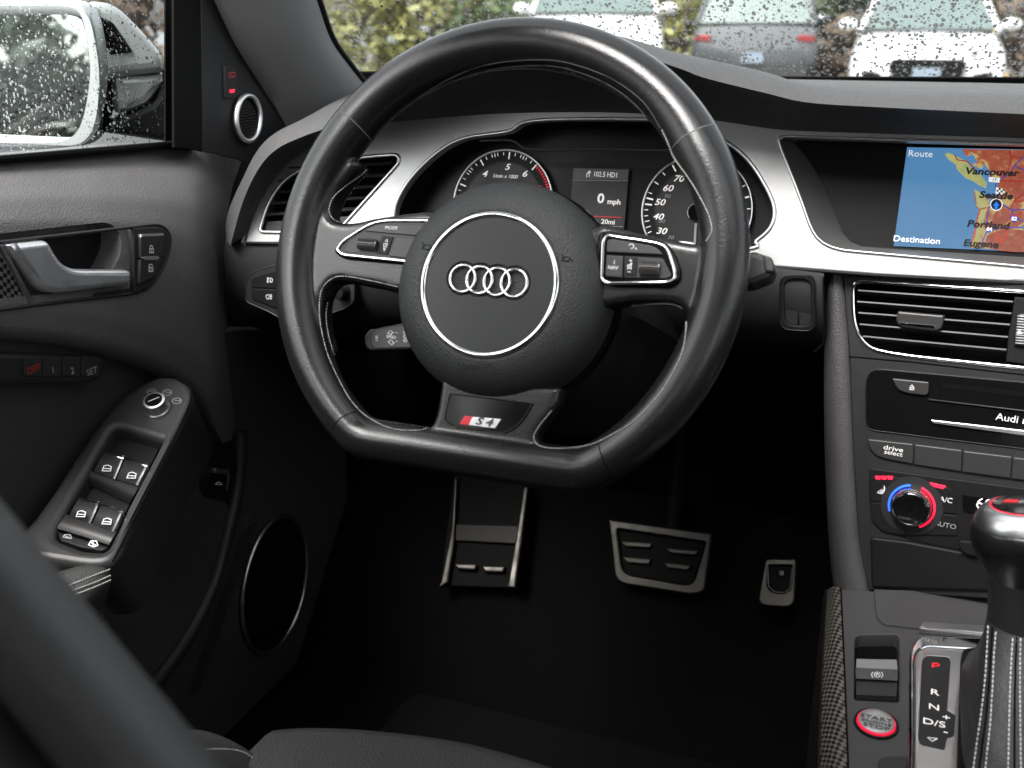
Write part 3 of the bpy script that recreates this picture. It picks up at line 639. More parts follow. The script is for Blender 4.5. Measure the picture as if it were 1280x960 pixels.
low_s = rnd([(552, 470, 2), (700, 484, 2), (697, 506, 6), (672, 540, 6), (668, 553, 10), (690, 563, 8), (735, 566, 4), (725, 592, 4), (470, 572, 4), (480, 533, 4), (520, 540, 8), (538, 535, 10), (545, 515, 6)], 3)
for q in (lob_l, lob_r): g.put(*plate_geo(PW, q, h=.0065, th=.021, bev=.006, seg=4, bot=True))
g.put(*plate_geo(PW, low_s, h=.008, th=.019, bev=.004, seg=4, bot=True))
me = bpy.data.meshes.new('rim'); off = PW.o
me.from_pydata([tuple(v-off) for v in g.v], [], g.f); me.update()
bm = bmesh.new(); bm.from_mesh(me); bmesh.ops.recalc_face_normals(bm, faces=bm.faces); bm.to_mesh(me); bm.free()
tmp = bpy.data.objects.new('rim', me); col.objects.link(tmp)
md = tmp.modifiers.new('r', 'REMESH'); md.mode = 'VOXEL'; md.voxel_size = .0014
ms2 = tmp.modifiers.new('s', 'SMOOTH'); ms2.iterations = 9; ms2.factor = .5
dg = bpy.context.evaluated_depsgraph_get(); me2 = bpy.data.meshes.new_from_object(tmp.evaluated_get(dg)); bpy.data.objects.remove(tmp)
me2.polygons.foreach_set('use_smooth', [True]*len(me2.polygons)); me2.materials.clear(); me2.materials.append(M['leather']); me2.name = 'rim'
rim = bpy.data.objects.new('rim', me2); col.objects.link(rim); rim.parent = sw; ROOT[rim] = ROOT[sw]
bvh = BVHTree.FromPolygons([v.co+off for v in me2.vertices], [tuple(p.vertices) for p in me2.polygons])
def cast(px, py, lift=0., b=None):
    d = ray(px, py).normalized(); loc, n, _, _ = (b or bvh).ray_cast(CAM, d)
    if loc is None: return None, None
    if n.dot(d) > 0: n = -n
    return loc+n*lift, n
pm('seam', (.10, .10, .10), .6)
# seams where the hides of the rim meet
for q in ([(426, 139), (440, 150), (456, 166), (472, 184)], [(834, 194), (846, 178), (862, 166), (880, 158), (896, 155)], [(416, 535), (422, 526), (432, 519), (446, 514)], [(742, 551), (748, 556), (752, 570), (762, 590), (770, 598)]):
    pts = [cast(*p)[0] for p in cr(q, 5, False)]; pts = [p for p in pts if p is not None]
    if len(pts) > 3: tube('rim_seam', pts, .00045, M['seam' if q[0][1] < 300 else 'black'], sw, n=6, ref=PW.n)
def stitch(paths, step, dash, mat, lift=.0004, r=.00028):
    g = G(); n = 0
    for q in paths:
        q = resamp(cr(q, 8, False), 400); L = [0]
        for a, b in zip(q, q[1:]): L.append(L[-1]+(b-a).length)
        s = 0
        while s+dash < L[-1]:
            ab = []
            for ss in (s, s+dash):
                j = next(i for i, l in enumerate(L) if l >= ss); ab.append(cast(q[j].x, q[j].y, lift)[0])
            s += step
            if None in ab or (ab[0]-ab[1]).length > .006: continue
            g.put(*sweep_geo(ab, r, ref=PW.n, n=5)); n += 1
    return g
inner_top = [(470, 185), (490, 152), (520, 124), (560, 99), (600, 83), (640, 76), (690, 75), (730, 84), (770, 101), (805, 128), (826, 160)]
g = stitch([inner_top, [(472, 192), (494, 160), (524, 131), (563, 106), (602, 90), (640, 83), (688, 82), (727, 91), (765, 108), (798, 134), (822, 166)]], 3.2, 2.0, None)
g.add('stitching', M['dark_thread'], sw, kind='stuff')
g = stitch([[(470, 190), (456, 214), (432, 232), (417, 246), (411, 262), (416, 274), (428, 279)], [(828, 162), (836, 180), (843, 197), (858, 218), (872, 240), (886, 268), (890, 288), (882, 303)],
            [(512, 362), (470, 352), (430, 345), (412, 350), (401, 365), (399, 390), (402, 415), (410, 445), (425, 478), (440, 503), (460, 522), (490, 536), (525, 538), (538, 532)],
            [(409, 378), (407, 395), (410, 418), (418, 445), (430, 468)], [(790, 382), (830, 379), (850, 383), (857, 392), (858, 412), (853, 440), (840, 468), (820, 498), (790, 528), (760, 546), (735, 557), (700, 561), (675, 558), (667, 548), (672, 535), (690, 512)]], 3.6, 2.4, None, r=.00034)
g.add('stitching', M['thread'], sw, kind='stuff')

HU, HV = .007, -.021                       # hub axis in the wheel plane
hub = lathe('airbag_cover', [(.080, -.028), (.0825, -.020), (.0830, -.008), (.0819, .002), (.0785, .010), (.073, .018), (.064, .0235), (.0560, .0262), (.0535, .0262), (.0520, .0245)], PW, HU, HV, M['airbag'], sw, n=96, smooth=80)
lathe('hub_back', [(.070, -.055), (.082, -.045), (.0858, -.030), (.0852, -.022)], PW, HU, HV, M['gloss'], sw, n=64)
def ringpts(r, h, n=96, cu=HU, cv=HV): return [PW.w(cu+r*math.cos(2*math.pi*k/n), cv+r*math.sin(2*math.pi*k/n), h) for k in range(n)]
tube('trim_ring', ringpts(.0510, .0262), .0022, M['chrome'], sw, ref=PW.n, closed=True, n=12, r2=.0026)
# emblem: four interlocked rings lying in a sunk field
ru, rh = .0098, .0278
eu, ev = PW.uv(609.6, 350.6, rh); cxs = [eu+(k-1.5)*.0133 for k in range(4)]
RO = .0122
def union(r):
    out = []; d = .0133; x = math.acos((d/2)/r)
    for k in range(4):                      # lower edge left to right
        a0 = math.pi if k == 0 else math.pi+x; a1_ = 2*math.pi-x if k < 3 else 2*math.pi
        out += [(cxs[k]+r*math.cos(a0+(a1_-a0)*j/10), ev+r*math.sin(a0+(a1_-a0)*j/10)) for j in range(11)]
    for k in (3, 2, 1, 0):
        a0 = 0 if k == 3 else x; a1_ = math.pi-x if k > 0 else math.pi
        out += [(cxs[k]+r*math.cos(a0+(a1_-a0)*j/10), ev+r*math.sin(a0+(a1_-a0)*j/10)) for j in range(11)]
    return clean(out)
capo = circ(HU, HV, .0492, n=96)
cap = plate('centre_cap', M['cap'], sw, PW, capo, [union(RO)], px=False, h=.0268, th=.006, bev=.0007, seg=3)
em = plate('emblem', M['gloss'], sw, PW, union(RO), px=False, h=.0243, th=.002, bev=0)
for k in range(4): tube('emblem_ring', ringpts(ru, .0262+.0004*(k % 2), 56, cxs[k], ev), .00115, M['chrome'], em, ref=PW.n, closed=True, n=10, r2=.0015)
hb = BVHTree.FromPolygons([v.co+ROOT[sw] for v in hub.data.vertices], [tuple(p.vertices) for p in hub.data.polygons])
def on_hub(name, lines, r, mat):
    g = G()
    for l in lines:
        q = [cast(*p, .0001, hb)[0] for p in l]
        if None not in q: g.put(*sweep_geo(q, r, ref=PW.n, n=5))
    if g.v: g.add(name, mat, hub)
for cx, cy in ((534, 309), (708, 324)):
    on_hub('horn_symbol', [[(cx+5*math.cos(a*.52), cy+3*math.sin(a*.52)) for a in range(13)], [(cx-6, cy-6), (cx-3, cy-2), (cx-7, cy+3)], [(cx+5, cy), (cx+8, cy+3)]], .00035, M['black'])
import_letters = {'A': [[(0, 0), (2, 6), (4, 0)], [(1, 2), (3, 2)]], 'I': [[(0, 0), (0, 6)]], 'R': [[(0, 0), (0, 6), (3, 6), (4, 4.5), (3, 3), (0, 3)], [(2, 3), (4, 0)]], 'B': [[(0, 0), (0, 6), (3, 6), (3.5, 4.5), (3, 3), (0, 3)], [(3, 3), (4, 1.5), (3, 0), (0, 0)]], 'G': [[(4, 5), (3, 6), (1, 6), (0, 4.5), (0, 1.5), (1, 0), (3, 0), (4, 1), (4, 3), (2, 3)]]}
x = 571.
lines = []
for ch in 'AIRBAG':
    lines += [[(x+a*1.45, 461.5+(x-571)*.03-b*1.15) for a, b in s] for s in import_letters[ch]]; x += 3.5 if ch == 'I' else 8.8
on_hub('lettering', lines, .0003, M['cap'])

# key clusters on the spokes
def cluster(name, base, loop, keys, par=sw, hb_=.0105):
    c = plate(name, M['gloss'], sw, PW, base, h=hb_, th=.012, bev=.003, seg=3)
    tube('chrome_frame', [PW.p(*q, hb_+.0004) for q in loop], .0013, M['chrome'], c, ref=PW.n, closed=True, n=8)
    return c
z4 = lambda p: zz('a4', p); z7 = lambda p: zz('r7', p)
lbase = rnd(z4([(108, 420, 8), (150, 372, 8), (330, 215, 20), (470, 150, 20), (620, 118, 10), (1100, 120), (1000, 330), (860, 540, 5), (600, 522), (190, 485, 10)]), 1)
lloop = rnd(z4([(152, 408, 3), (200, 335, 6), (335, 245, 20), (460, 172, 20), (590, 148, 10), (1060, 150), (940, 330), (785, 512, 3), (600, 492), (200, 452, 5)]), 1)
c = cluster('key_cluster', lbase, lloop, None)
H = .0118
plate('key', M['button'], c, PW, rnd(z4([(385, 238, 2), (480, 192, 6), (560, 180, 4), (940, 182), (850, 282, 1), (640, 264, 2)]), 1), h=H, th=.003, bev=.0006)
plate('wheel_recess', M['plastic'], c, PW, rnd(z4([(205, 415, 3), (260, 330, 3), (375, 252, 3), (655, 290, 2), (600, 458, 2), (240, 430, 3)]), 1), h=H-.0012, th=.003, bev=.0006)
plate('key', M['button'], c, PW, rnd(z4([(682, 290, 1.5), (845, 310, 1), (768, 484, 2), (606, 462, 2)]), 1), h=H+.0002, th=.003, bev=.0006)
plate('icon_strip', M['dark_plastic'], c, PW, rnd(z4([(555, 284), (650, 292), (598, 452), (500, 434)]), .6), h=H-.0004, th=.002, bev=.0003)
def roller(quad, c, h):
    q = [PW.p(*p, h) for p in quad]           # left-top, right-top, right-bottom, left-bottom
    g = G(); A_, B_ = (q[0]+q[3])/2, (q[1]+q[2])/2; r = ((q[0]-q[3]).length)/2
    g.put(*sweep_geo([A_.lerp(B_, t/4) for t in range(5)], r, ref=PW.n, n=24, r2=r*.55))
    ax = (B_-A_).normalized(); up = PW.n.cross(ax)
    for k in range(7):
        for j in range(10):
            a = R(-62+k*21); p = A_.lerp(B_, (j+.5+.25*(k % 2))/10.5)
            s = p+up*(r*1.08*math.sin(a))+PW.n*(r*.66*math.cos(a)); d = (B_-A_)/26
            g.put(*sweep_geo([s-d, s+d], .00055, ref=PW.n, n=4))
    g.add('thumb_wheel', M['satin_dark'], c)
pm('satin_dark', (.09, .085, .085), .32, .6)
roller(z4([(345, 305), (512, 318), (492, 412), (335, 398)]), c, H+.0006)
tx('MODE', z4([(635, 213)])[0], .0035, PW, H+.0003, M['print'], c, sx=1.1)
ribbon('symbol', [z4(l) for l in ([(580, 332), (595, 312), (602, 336), (580, 332)], [(565, 392), (583, 398), (570, 416), (565, 392)], [(566, 350), (598, 356), (592, 384), (566, 378), (566, 350)], [(600, 345), (566, 388)])], PW, H, .0004, M['print'], c)
rbase = rnd(z7([(222, 500, 6), (262, 488, 6), (560, 540, 20), (640, 585, 16), (690, 700, 12), (692, 770, 10), (640, 820, 10), (300, 815, 8), (225, 790, 5), (190, 640)]), 1)
rloop = rnd(z7([(246, 560, 2), (268, 523, 4), (560, 566, 20), (615, 595, 12), (660, 735, 12), (655, 775, 6), (615, 790, 6), (275, 797, 5), (238, 775, 4)]), 1)
c2 = cluster('key_cluster', rbase, rloop, None)
plate('key', M['button'], c2, PW, rnd(z7([(270, 548, 2), (300, 542, 2), (545, 584, 10), (590, 632, 2), (266, 617, 1)]), 1), h=H, th=.003, bev=.0006)
plate('key', M['button'], c2, PW, rnd(z7([(266, 634), (362, 640), (356, 764), (258, 755, 3)]), 1), h=H, th=.003, bev=.0006)
plate('wheel_recess', M['plastic'], c2, PW, rnd(z7([(366, 638), (590, 650, 3), (642, 752, 3), (610, 770, 3), (362, 764)]), 1), h=H-.0012, th=.003, bev=.0006)
plate('icon_strip', M['dark_plastic'], c2, PW, rnd(z7([(372, 644), (440, 648), (434, 752), (366, 748)]), .6), h=H-.0002, th=.002, bev=.0003)
roller(z7([(458, 672), (578, 676), (562, 746), (450, 742)]), c2, H+.0006)
tx('NAV', z7([(302, 707)])[0], .0036, PW, H+.0003, M['print'], c2); tx('i', z7([(310, 676)])[0], .0044, PW, H+.0003, M['print'], c2)
ribbon('symbol', [z7(l) for l in ([(396, 665), (412, 668)], [(404, 658), (404, 674)], [(388, 730), (402, 731)], [(386, 690), (396, 692), (408, 680), (406, 716), (396, 706), (386, 704), (386, 690)], [(384, 716), (412, 682)], [(395, 580), (400, 572), (414, 572), (422, 582), (416, 594), (404, 598)], [(430, 592), (438, 600), (430, 600)])], PW, H+.0003, .0004, M['print'], c2)
pm('engraved', (.05, .05, .05), .5)
# lower spoke inlay and badge
inl = rnd(zz('z7', [(530, 92, 2), (830, 128, 2), (800, 180, 3), (765, 218, 6), (725, 236, 6), (540, 212, 8), (512, 192, 6), (512, 175, 3)]), 2)
sp = plate('spoke_inlay', M['gloss'], sw, PW, inl, h=.0095, th=.006, bev=.0008)
tube('inlay_edge', [PW.p(*q, .0096) for q in inl], .0004, M['steel'], sp, ref=PW.n, closed=True)
plate('badge', M['satin'], sp, PW, zz('z7', [(614, 178), (718, 186), (694, 220), (598, 208)]), h=.0106, th=.0015, bev=.0003)
plate('badge', M['red'], sp, PW, zz('z7', [(584, 174), (614, 177), (598, 208), (564, 204)]), h=.0106, th=.0015, bev=.0003, label='red slanted block of the badge')
tx('S', zz('z7', [(634, 194)])[0], .0078, PW, .0108, M['engraved'], sp, shear=.35, sx=1.25, bold=.00025, ext=.0004)
tx('4', zz('z7', [(670, 199)])[0], .0078, PW, .0108, M['engraved'], sp, shear=.35, sx=1.25, bold=.00025, ext=.0004)
# shift paddles behind the spokes
plate('shift_paddle', M['satin'], sw, PW, rnd([(800, 312), (838, 303), (850, 301), (866, 303), (876, 310), (874, 320), (800, 330)], 3), h=-.016, th=.004, bev=.001)
plate('shift_paddle', M['satin'], sw, PW, rnd([(425, 300), (431, 295), (445, 291), (500, 300), (440, 312)], 2), h=-.016, th=.004, bev=.001)

# steering column shroud, stalks
scol = T('steering_column', 'black plastic steering column shroud behind the wheel hub', 'steering column', PW.w(0, -.03, -.1))
rows = []
for h, s in ((-.05, .075), (-.06, .080), (-.10, .086), (-.16, .088), (-.26, .09)):
    rows.append([PW.w(HU+s*1.02*math.cos(a*math.pi/18)*(1 if math.sin(a*math.pi/18) > 0 else .88), HV-.012+s*(1.0 if math.sin(a*math.pi/18) > 0 else 1.15)*math.sin(a*math.pi/18)*.85, h) for a in range(36)])
vs, fs = grid_geo(rows, True); fs.append(tuple(range(36))); add('shroud', vs, fs, M['dark_plastic'], scol, smooth=50)
def stalk_geo(pl, outline, h, th, bev): return plate_geo(pl, outline, h=h, th=th, bev=bev, seg=3, bot=True)
cs = T('control_stalk', 'flat black speed control stalk reaching out left below the steering wheel hub', 'stalk', PW.p(500, 420, -.05))
plate('lever', M['plastic'], cs, PW, rnd([(462, 412, 3), (520, 400), (600, 400), (600, 436), (520, 436), (466, 438, 3), (461, 430, 3)], 2), h=-.045, th=.014, bev=.002, bot=True)
plate('end_button', M['button'], cs, PW, rnd([(455, 420, 4), (462, 411, 3), (466, 411), (468, 438), (462, 438, 3), (456, 433, 3)], 1), h=-.046, th=.010, bev=.0015)
tx('SPEED', (489, 421.5), .0034, PW, -.0445, M['print'], cs); tx('SET', (470.5, 423), .0032, PW, -.0445, M['print'], cs, rot=R(-90))
ribbon('symbol', [[(484, 417), (488, 413), (492, 416), (489.5, 416.5), (489.5, 418.5), (486.5, 418), (486.5, 416), (484, 417)], [(494, 415.5), (497, 416)], [(485, 427), (487, 427), (487, 425), (490.5, 425.5), (490.5, 428), (493, 428.5), (489.5, 431), (485, 427)], [(494, 426.5), (497, 427)]], PW, -.0445, .0004, M['print'], cs)
for k, yy in enumerate((410, 415, 420, 425)): ribbon('symbol', [[(504, yy), (507, yy-1.5), (509, yy+1), (506, yy+2.5), (504, yy)]], PW, -.0445, .0004, M['print'], cs)
wsk = T('wiper_stalk', 'black wiper stalk showing its square end right of the steering wheel rim', 'stalk', PW.p(950, 335, -.06))
plate('lever', M['plastic'], wsk, PW, rnd([(800, 330), (925, 318), (942, 313, 4), (962, 320, 5), (968, 332, 4), (964, 346, 5), (940, 356, 4), (800, 370)], 2), h=-.070, th=.026, bev=.005, bot=True)
plate('end_button', M['button'], wsk, PW, rnd([(953, 318, 3), (964, 321, 3), (969, 333, 3), (967, 341, 3), (956, 340, 3)], 1), h=-.068, th=.010, bev=.002)

# headlight switch panel left of the wheel
hsp = T('headlight_switch', 'black headlight switch panel with fog lamp keys and a small round dimmer', 'switch panel', P(330, 350, y=.19))
PH = Pl(P(370, 352, y=.19), (0, -1, .06))
hl = rnd(zz('a5', [(42, 330, 6), (50, 165, 8), (110, 110, 8), (280, 60), (600, 60), (832, 140, 4), (828, 330, 5), (780, 375, 8), (600, 440), (300, 455), (210, 405), (85, 350, 8)]), 2)
plate('panel', M['plastic'], hsp, PH, hl, h=.002, th=.008, bev=.0012)
tube('panel_edge', [PH.p(*q, .0018) for q in hl], .0007, M['button'], hsp, ref=PH.n, closed=True)
for q in ([(82, 160, 3), (280, 100), (280, 238), (80, 230)], [(80, 236), (280, 244), (280, 380), (250, 378), (160, 340), (84, 315, 3)]): plate('fog_key', M['dark_plastic'], hsp, PH, rnd(zz('a5', q), 1), h=.004, th=.004, bev=.0008)
z_5 = lambda p: zz('a5', p)
ribbon('symbol', [z_5(l) for l in ([(218, 160), (222, 192), (232, 188), (238, 176), (232, 162), (218, 160)], [(195, 162), (210, 160)], [(195, 175), (212, 174)], [(195, 188), (210, 188)], [(203, 155), (201, 195)], [(204, 280), (192, 285), (188, 297), (194, 310), (206, 314)], [(208, 280), (212, 297), (208, 314)], [(216, 283), (232, 283)], [(216, 296), (234, 296)], [(216, 309), (232, 309)], [(224, 278), (225, 316)])], PH, .0042, .0005, M['print'], hsp)
ribbon('symbol', [z_5(l) for l in ([(718, 185), (724, 170), (740, 164), (756, 170), (762, 186), (756, 202), (740, 206)], [(756, 170), (764, 160)], [(688, 195), (704, 195)], [(770, 196), (786, 196)], [(778, 188), (778, 204)], [(645, 240), (655, 250), (648, 262)])], PH, .0022, .0005, M['print'], hsp)
du, dv = PH.uv(*z_5([(735, 262)])[0], .006); dr = abs(PH.uv(*z_5([(782, 262)])[0], .006)[0]-du)
lathe('dimmer_knob', [(dr*1.15, .002), (dr*1.1, .004), (dr*.95, .005), (dr*.93, .012), (dr*.8, .0135), (.0005, .014)], PH, du, dv, M['dark_plastic'], hsp, n=32)

# ================================================================ CENTRE CONSOLE
con = T('centre_console', 'black centre console with a carbon weave side and a silver gear gate plate', 'console', PC.p(1150, 880))
z6 = lambda p: zz('r5', p)
pk_hole = rnd(z6([(378, 272, 3), (400, 250, 5), (600, 247, 4), (614, 270, 3), (613, 606, 3), (376, 594, 3)]), 2)
plate('top_plate', M['console_plastic'], con, PC, [(1051, 736), (1290, 752), (1500, 766), (1500, 1100), (1063, 1100), (1060, 960), (1056, 850)], [pk_hole], h=0, th=.012, bev=.0012)
plate('recess_floor', M['black'], con, PC, pk_hole, h=-.012, th=.002, bev=0)
re_ = cr([(1051, 736), (1056, 850), (1060, 960), (1063, 1100)], 5, False); le_ = cr([(1034, 738), (1028, 850), (1025, 960), (1024, 1100)], 5, False)
ra, la = [PC.p(*q, 0) for q in re_], [PC.p(*q, -.010) for q in le_]
rows = [ra]+[[a.lerp(b, t)+PC.n*.004*math.sin(math.pi*t) for a, b in zip(ra, la)] for t in (.2, .4, .6, .8)]+[la]
grid('carbon_strip', rows, M['carbon'], con)
grid('side_wall', [la, [b+V((-.003, 0, -.006)) for b in la], [b+V((.0, 0, -.35)) for b in la]], M['dark_plastic'], con)
tube('strip_edge', [p+V((-.001, 0, .0005)) for p in la], .0011, M['steel'], con)
tube('strip_edge', [p+V((0, 0, .0008)) for p in ra], .0007, M['gloss'], con)
lid = plate('cup_holder_lid', M['console_plastic'], con, PC, rnd(z6([(480, 5), (494, 150, 5), (530, 190, 6), (730, 213), (1290, 262), (2000, 320), (2000, 60)]), 1), h=.0025, th=.004, bev=.0008)
plate('lid_handle', M['satin'], lid, PC, z6([(724, 208), (742, 176), (1060, 195), (1700, 240), (1700, 290), (1060, 240)]), h=.007, th=.006, bev=.001)
pb = T('parking_brake_switch', 'silver edged rocker switch for the parking brake above the start button', 'switch', PC.p(1096, 850))
def ramp(name, quad, ha, hb_, mat, par):     # quad left-top, right-top, right-bottom, left-bottom with heights at top and bottom
    n = 6; rows = []
    for k in range(n+1):
        t = k/n; h = ha+(hb_-ha)*t
        a = V(quad[0]).lerp(V(quad[3]), t); b = V(quad[1]).lerp(V(quad[2]), t)
        l, r_ = PC.p(a.x, a.y, h), PC.p(b.x, b.y, h)
        rows.append([l-PC.n*.012, l, r_, r_-PC.n*.012])
    return grid(name, rows, mat, par, smooth=30)
ramp('rocker_lip', z6([(388, 378), (600, 382), (607, 435), (386, 425)]), .003, .006, M['alu'], pb)
ramp('rocker', z6([(386, 426), (607, 436), (605, 495), (384, 483)]), .0058, .0035, M['console_plastic'], pb)
ramp('rocker', z6([(386, 487), (605, 499), (600, 578), (385, 570)]), .001, -.001, M['button'], pb)
ramp('rocker_lip', z6([(385, 572), (600, 580), (607, 606), (380, 594)]), -.0008, .001, M['dark_plastic'], pb)
PB = Pl(PC.p(1096, 843, .0052), (PC.n+V((0, -.18, 0))), up=(0, 1, 0))
zb = lambda p: [PB.uv(*q, .0008) for q in z6(p)]
ribbon('brake_symbol', [zb(l) for l in ([(497+16*math.cos(a*.524), 462+14*math.sin(a*.524)) for a in range(13)], [(474, 448), (466, 462), (474, 478)], [(520, 448), (528, 462), (520, 478)], [(492, 470), (492, 455), (502, 456), (502, 463), (493, 463)])], PB, .0008, .0005, M['print'], pb, px=False)
st = T('start_button', 'round silver engine start button ringed in red on the console', 'button', PC.p(1095, 903))
bu, bv = PC.uv(*z6([(493, 712)])[0], .003); br = abs(PC.uv(*z6([(596, 712)])[0], .003)[0]-bu)
lathe('socket', [(br*1.20, .0002), (br*1.18, .002), (br*1.08, .0022), (br*1.04, .0002)], PC, bu, bv, M['dark_plastic'], st, n=56)
pm('red_ring', (.60, .01, .04), .3, emit=.25)
lathe('red_ring', [(br*1.04, -.001), (br*1.04, .0024), (br*.99, .0034), (br*.96, .0034)], PC, bu, bv, M['red_ring'], st, n=56)
lathe('push_face', [(br*.955, .001), (br*.95, .0038), (br*.92, .0043), (br*.6, .0038), (.0004, .0036)], PC, bu, bv, M['alu'], st, n=56, smooth=80)
for s, yy in (('START', 694), ('ENGINE', 717), ('STOP', 740)): tx(s, z6([(492, yy)])[0], .0050 if s != 'ENGINE' else .0038, PC, .0046, M['engraved'], st, sx=1.55)
gate = T('gear_gate', 'polished silver gear gate plate with the gear letters beside the lever boot', 'gear gate', PC.p(1165, 880))
go = rnd(z6([(662, 1010), (668, 330, 14), (700, 265, 12), (760, 252, 6), (1100, 262), (1800, 330), (1800, 1500), (655, 1500)]), 2)
gi = rnd(z6([(698, 1010), (702, 360, 10), (740, 312, 10), (1100, 330), (1700, 380), (1700, 1480), (690, 1480)]), 2)
plate('frame', M['chrome'], gate, PC, go, [gi], h=.005, th=.008, bev=.0022, seg=3)
ind = rnd(z6([(738, 385, 4), (760, 360, 4), (872, 366, 3), (888, 382, 4), (868, 650, 1), (914, 676, 2), (906, 790, 4), (868, 800, 2), (855, 864, 2), (728, 836, 4), (718, 800, 4)]), 1)
plate('plate', M['satin'], gate, PC, gi, [ind], h=.0035, th=.006, bev=.0005)
plate('indicator', M['plastic'], gate, PC, ind, h=.0032, th=.003, bev=.0003)
ribbon('lettering', [z6(l) for l in ([(794, 401), (793, 423)], [(794, 402), (816, 402), (827, 407), (826, 413), (815, 416), (794, 416)])], PC, .0036, .0013, M['red_print'], gate)
for s, q, m in (('R', (803, 557), 'lit_print'), ('N', (800, 636), 'lit_print'), ('D/S', (800, 720), 'lit_print'), ('+', (866, 692), 'lit_print'), ('-', (862, 766), 'lit_print')): tx(s, z6([q])[0], .0090, PC, .0035, M[m], gate, sx=1.2)
ribbon('symbol', [z6([(766, 797), (818, 803), (790, 818), (766, 797)])], PC, .0036, .0006, M['lit_print'], gate)
slotp = rnd(z6([(1010, 312, 6), (955, 318, 10), (945, 360, 6), (925, 940), (915, 1500), (1700, 1500), (1700, 400)]), 2)
plate('boot_frame', M['dark_plastic'], gate, PC, slotp, h=.0075, th=.006, bev=.002, seg=3)
plate('coin_tray', M['button'], con, PC, rnd(z6([(505, 1010), (503, 920, 4), (530, 898, 5), (652, 896, 2), (660, 1010)]), 2), h=.002, th=.004, bev=.0008)

# gear lever
LX = P(1274, 900, z=PC.o.z)                 # foot of the lever on the console
gl_ = T('gear_lever', 'gear lever with a leather ball knob capped in silver and a stitched boot', 'gear lever', LX)
top_ = P(1279, 648, y=LX.y+.012); axis = (top_-LX); ln_ = axis.length; axn = axis.normalized()
PL_ = Pl(LX, axn, up=(0, 1, 0))
def hpx(py): return (P(1270, py, y=LX.y+.006)-LX).dot(axn)
sc_ = 1/ (FOC/((LX-CAM).dot(FW)*.96))       # metres per pixel near the knob
prof = [(48, 783), (49, 776), (44, 770), (40, 765), (39, 735), (42, 722), (50, 706), (57, 690), (61, 677), (61, 668), (59, 660), (57, 656)]
lathe('knob', [(max(r, .5)*sc_, hpx(py)) for r, py in prof[5:]], PL_, 0, 0, M['leather'], gl_, n=56, smooth=80)
lathe('collar', [(39*sc_, hpx(782)), (39*sc_, hpx(730)), (42*sc_, hpx(721)), (41*sc_, hpx(718))], PL_, 0, 0, M['button'], gl_, n=48)
lathe('knob_ring', [(57*sc_, hpx(658)), (56*sc_, hpx(652)), (51*sc_, hpx(643)), (43*sc_, hpx(637)), (38*sc_, hpx(635.5))], PL_, 0, 0, M['satin'], gl_, n=56, smooth=80)
hk = hpx(635.5)
lathe('knob_rim', [(38.2*sc_, hk), (37.2*sc_, hk+.0005), (36.2*sc_, hk)], PL_, 0, 0, M['red_ring'], gl_, n=48)
kt = lathe('knob_top', [(36.4*sc_, hk-.0004), (35*sc_, hk+.001), (1*sc_, hk+.0016)], PL_, 0, 0, M['gloss'], gl_, n=48); ROOT[kt] = ROOT[gl_]
plate('knob_badge', M['red'], kt, PL_, [(-24*sc_, 2*sc_), (-8*sc_, 2*sc_), (-4*sc_, 10*sc_), (-18*sc_, 10*sc_)], px=False, h=hk+.0020, th=.0006, bev=.0001)
plate('knob_badge', M['satin'], kt, PL_, [(-6*sc_, 2*sc_), (24*sc_, 2*sc_), (28*sc_, 10*sc_), (-2*sc_, 10*sc_)], px=False, h=hk+.0020, th=.0006, bev=.0001)
# boot: four gathered panels with double stitched seams
rows = []; NB = 64
base_l = PC.uv(1213, 900)
hw0 = abs(PC.uv(1274, 900)[0]-PC.uv(1202, 900)[0])
htop = hpx(776)
for j in range(14):
    t = j/13; h = .004+(htop-.004)*t
    k = (1-t)**1.25; rx = 40*sc_+(hw0-40*sc_)*k; ry = 40*sc_+(.085-40*sc_)*k
    row = []
    for i in range(NB):
        a = 2*math.pi*i/NB; c, s = math.cos(a), math.sin(a); e = 2/(2+2.0*k)
        q = 1+.05*k*math.sin(3*a+5*t)*(1-k)*2+.030*math.sin(7*t*3.1+a*2)*(1-t)+.018*math.sin(13*t*3.1-a*5+1)*(1-t)*t*2
        x_ = rx*abs(c)**e*(1 if c > 0 else -1)*q; y_ = ry*abs(s)**e*(1 if s > 0 else -1)*q
        bend = axis*(h/ln_)
        row.append(LX+bend+V((x_, y_+(-.012*(1-t)), 0)))
    rows.append(row)
boot = grid('boot', rows, M['boot_leather'] if 'boot_leather' in M else M['leather'], gl_, closeu=True, smooth=80)
bb = BVHTree.FromPolygons([v.co+ROOT[gl_] for v in boot.data.vertices], [tuple(p.vertices) for p in boot.data.polygons])
g = G(); gd = G()
for q in ([(1236, 782), (1234, 820), (1231, 860), (1226, 900), (1217, 962)], [(1246, 784), (1243, 820), (1241, 860), (1238, 905), (1232, 962)], [(1267, 786), (1264, 830), (1262, 880), (1260, 962)], [(1276, 786), (1275, 830), (1275, 880), (1276, 962)]):
    l = resamp(cr(q, 6, False), 90)
    for i in range(0, 88, 3):
        a, b = cast(*l[i], .0005, bb)[0], cast(*l[i+2], .0005, bb)[0]
        if a is not None and b is not None and (a-b).length < .02: g.put(*sweep_geo([a, b], .00045, ref=(0, -1, 0), n=5))
for q in ([(1241, 783), (1238.5, 820), (1236, 860), (1232, 902), (1224, 962)], [(1271.5, 786), (1269.5, 830), (1268.5, 880), (1268, 962)]):
    l = [cast(*p, .0001, bb)[0] for p in cr(q, 6, False)]; l = [p for p in l if p is not None]
    if len(l) > 3: gd.put(*sweep_geo(l, .0007, ref=(0, -1, 0), n=6))
if g.v: g.add('stitching', M['print'], gl_, kind='stuff')
if gd.v: gd.add('boot_seam', M['black'], gl_)

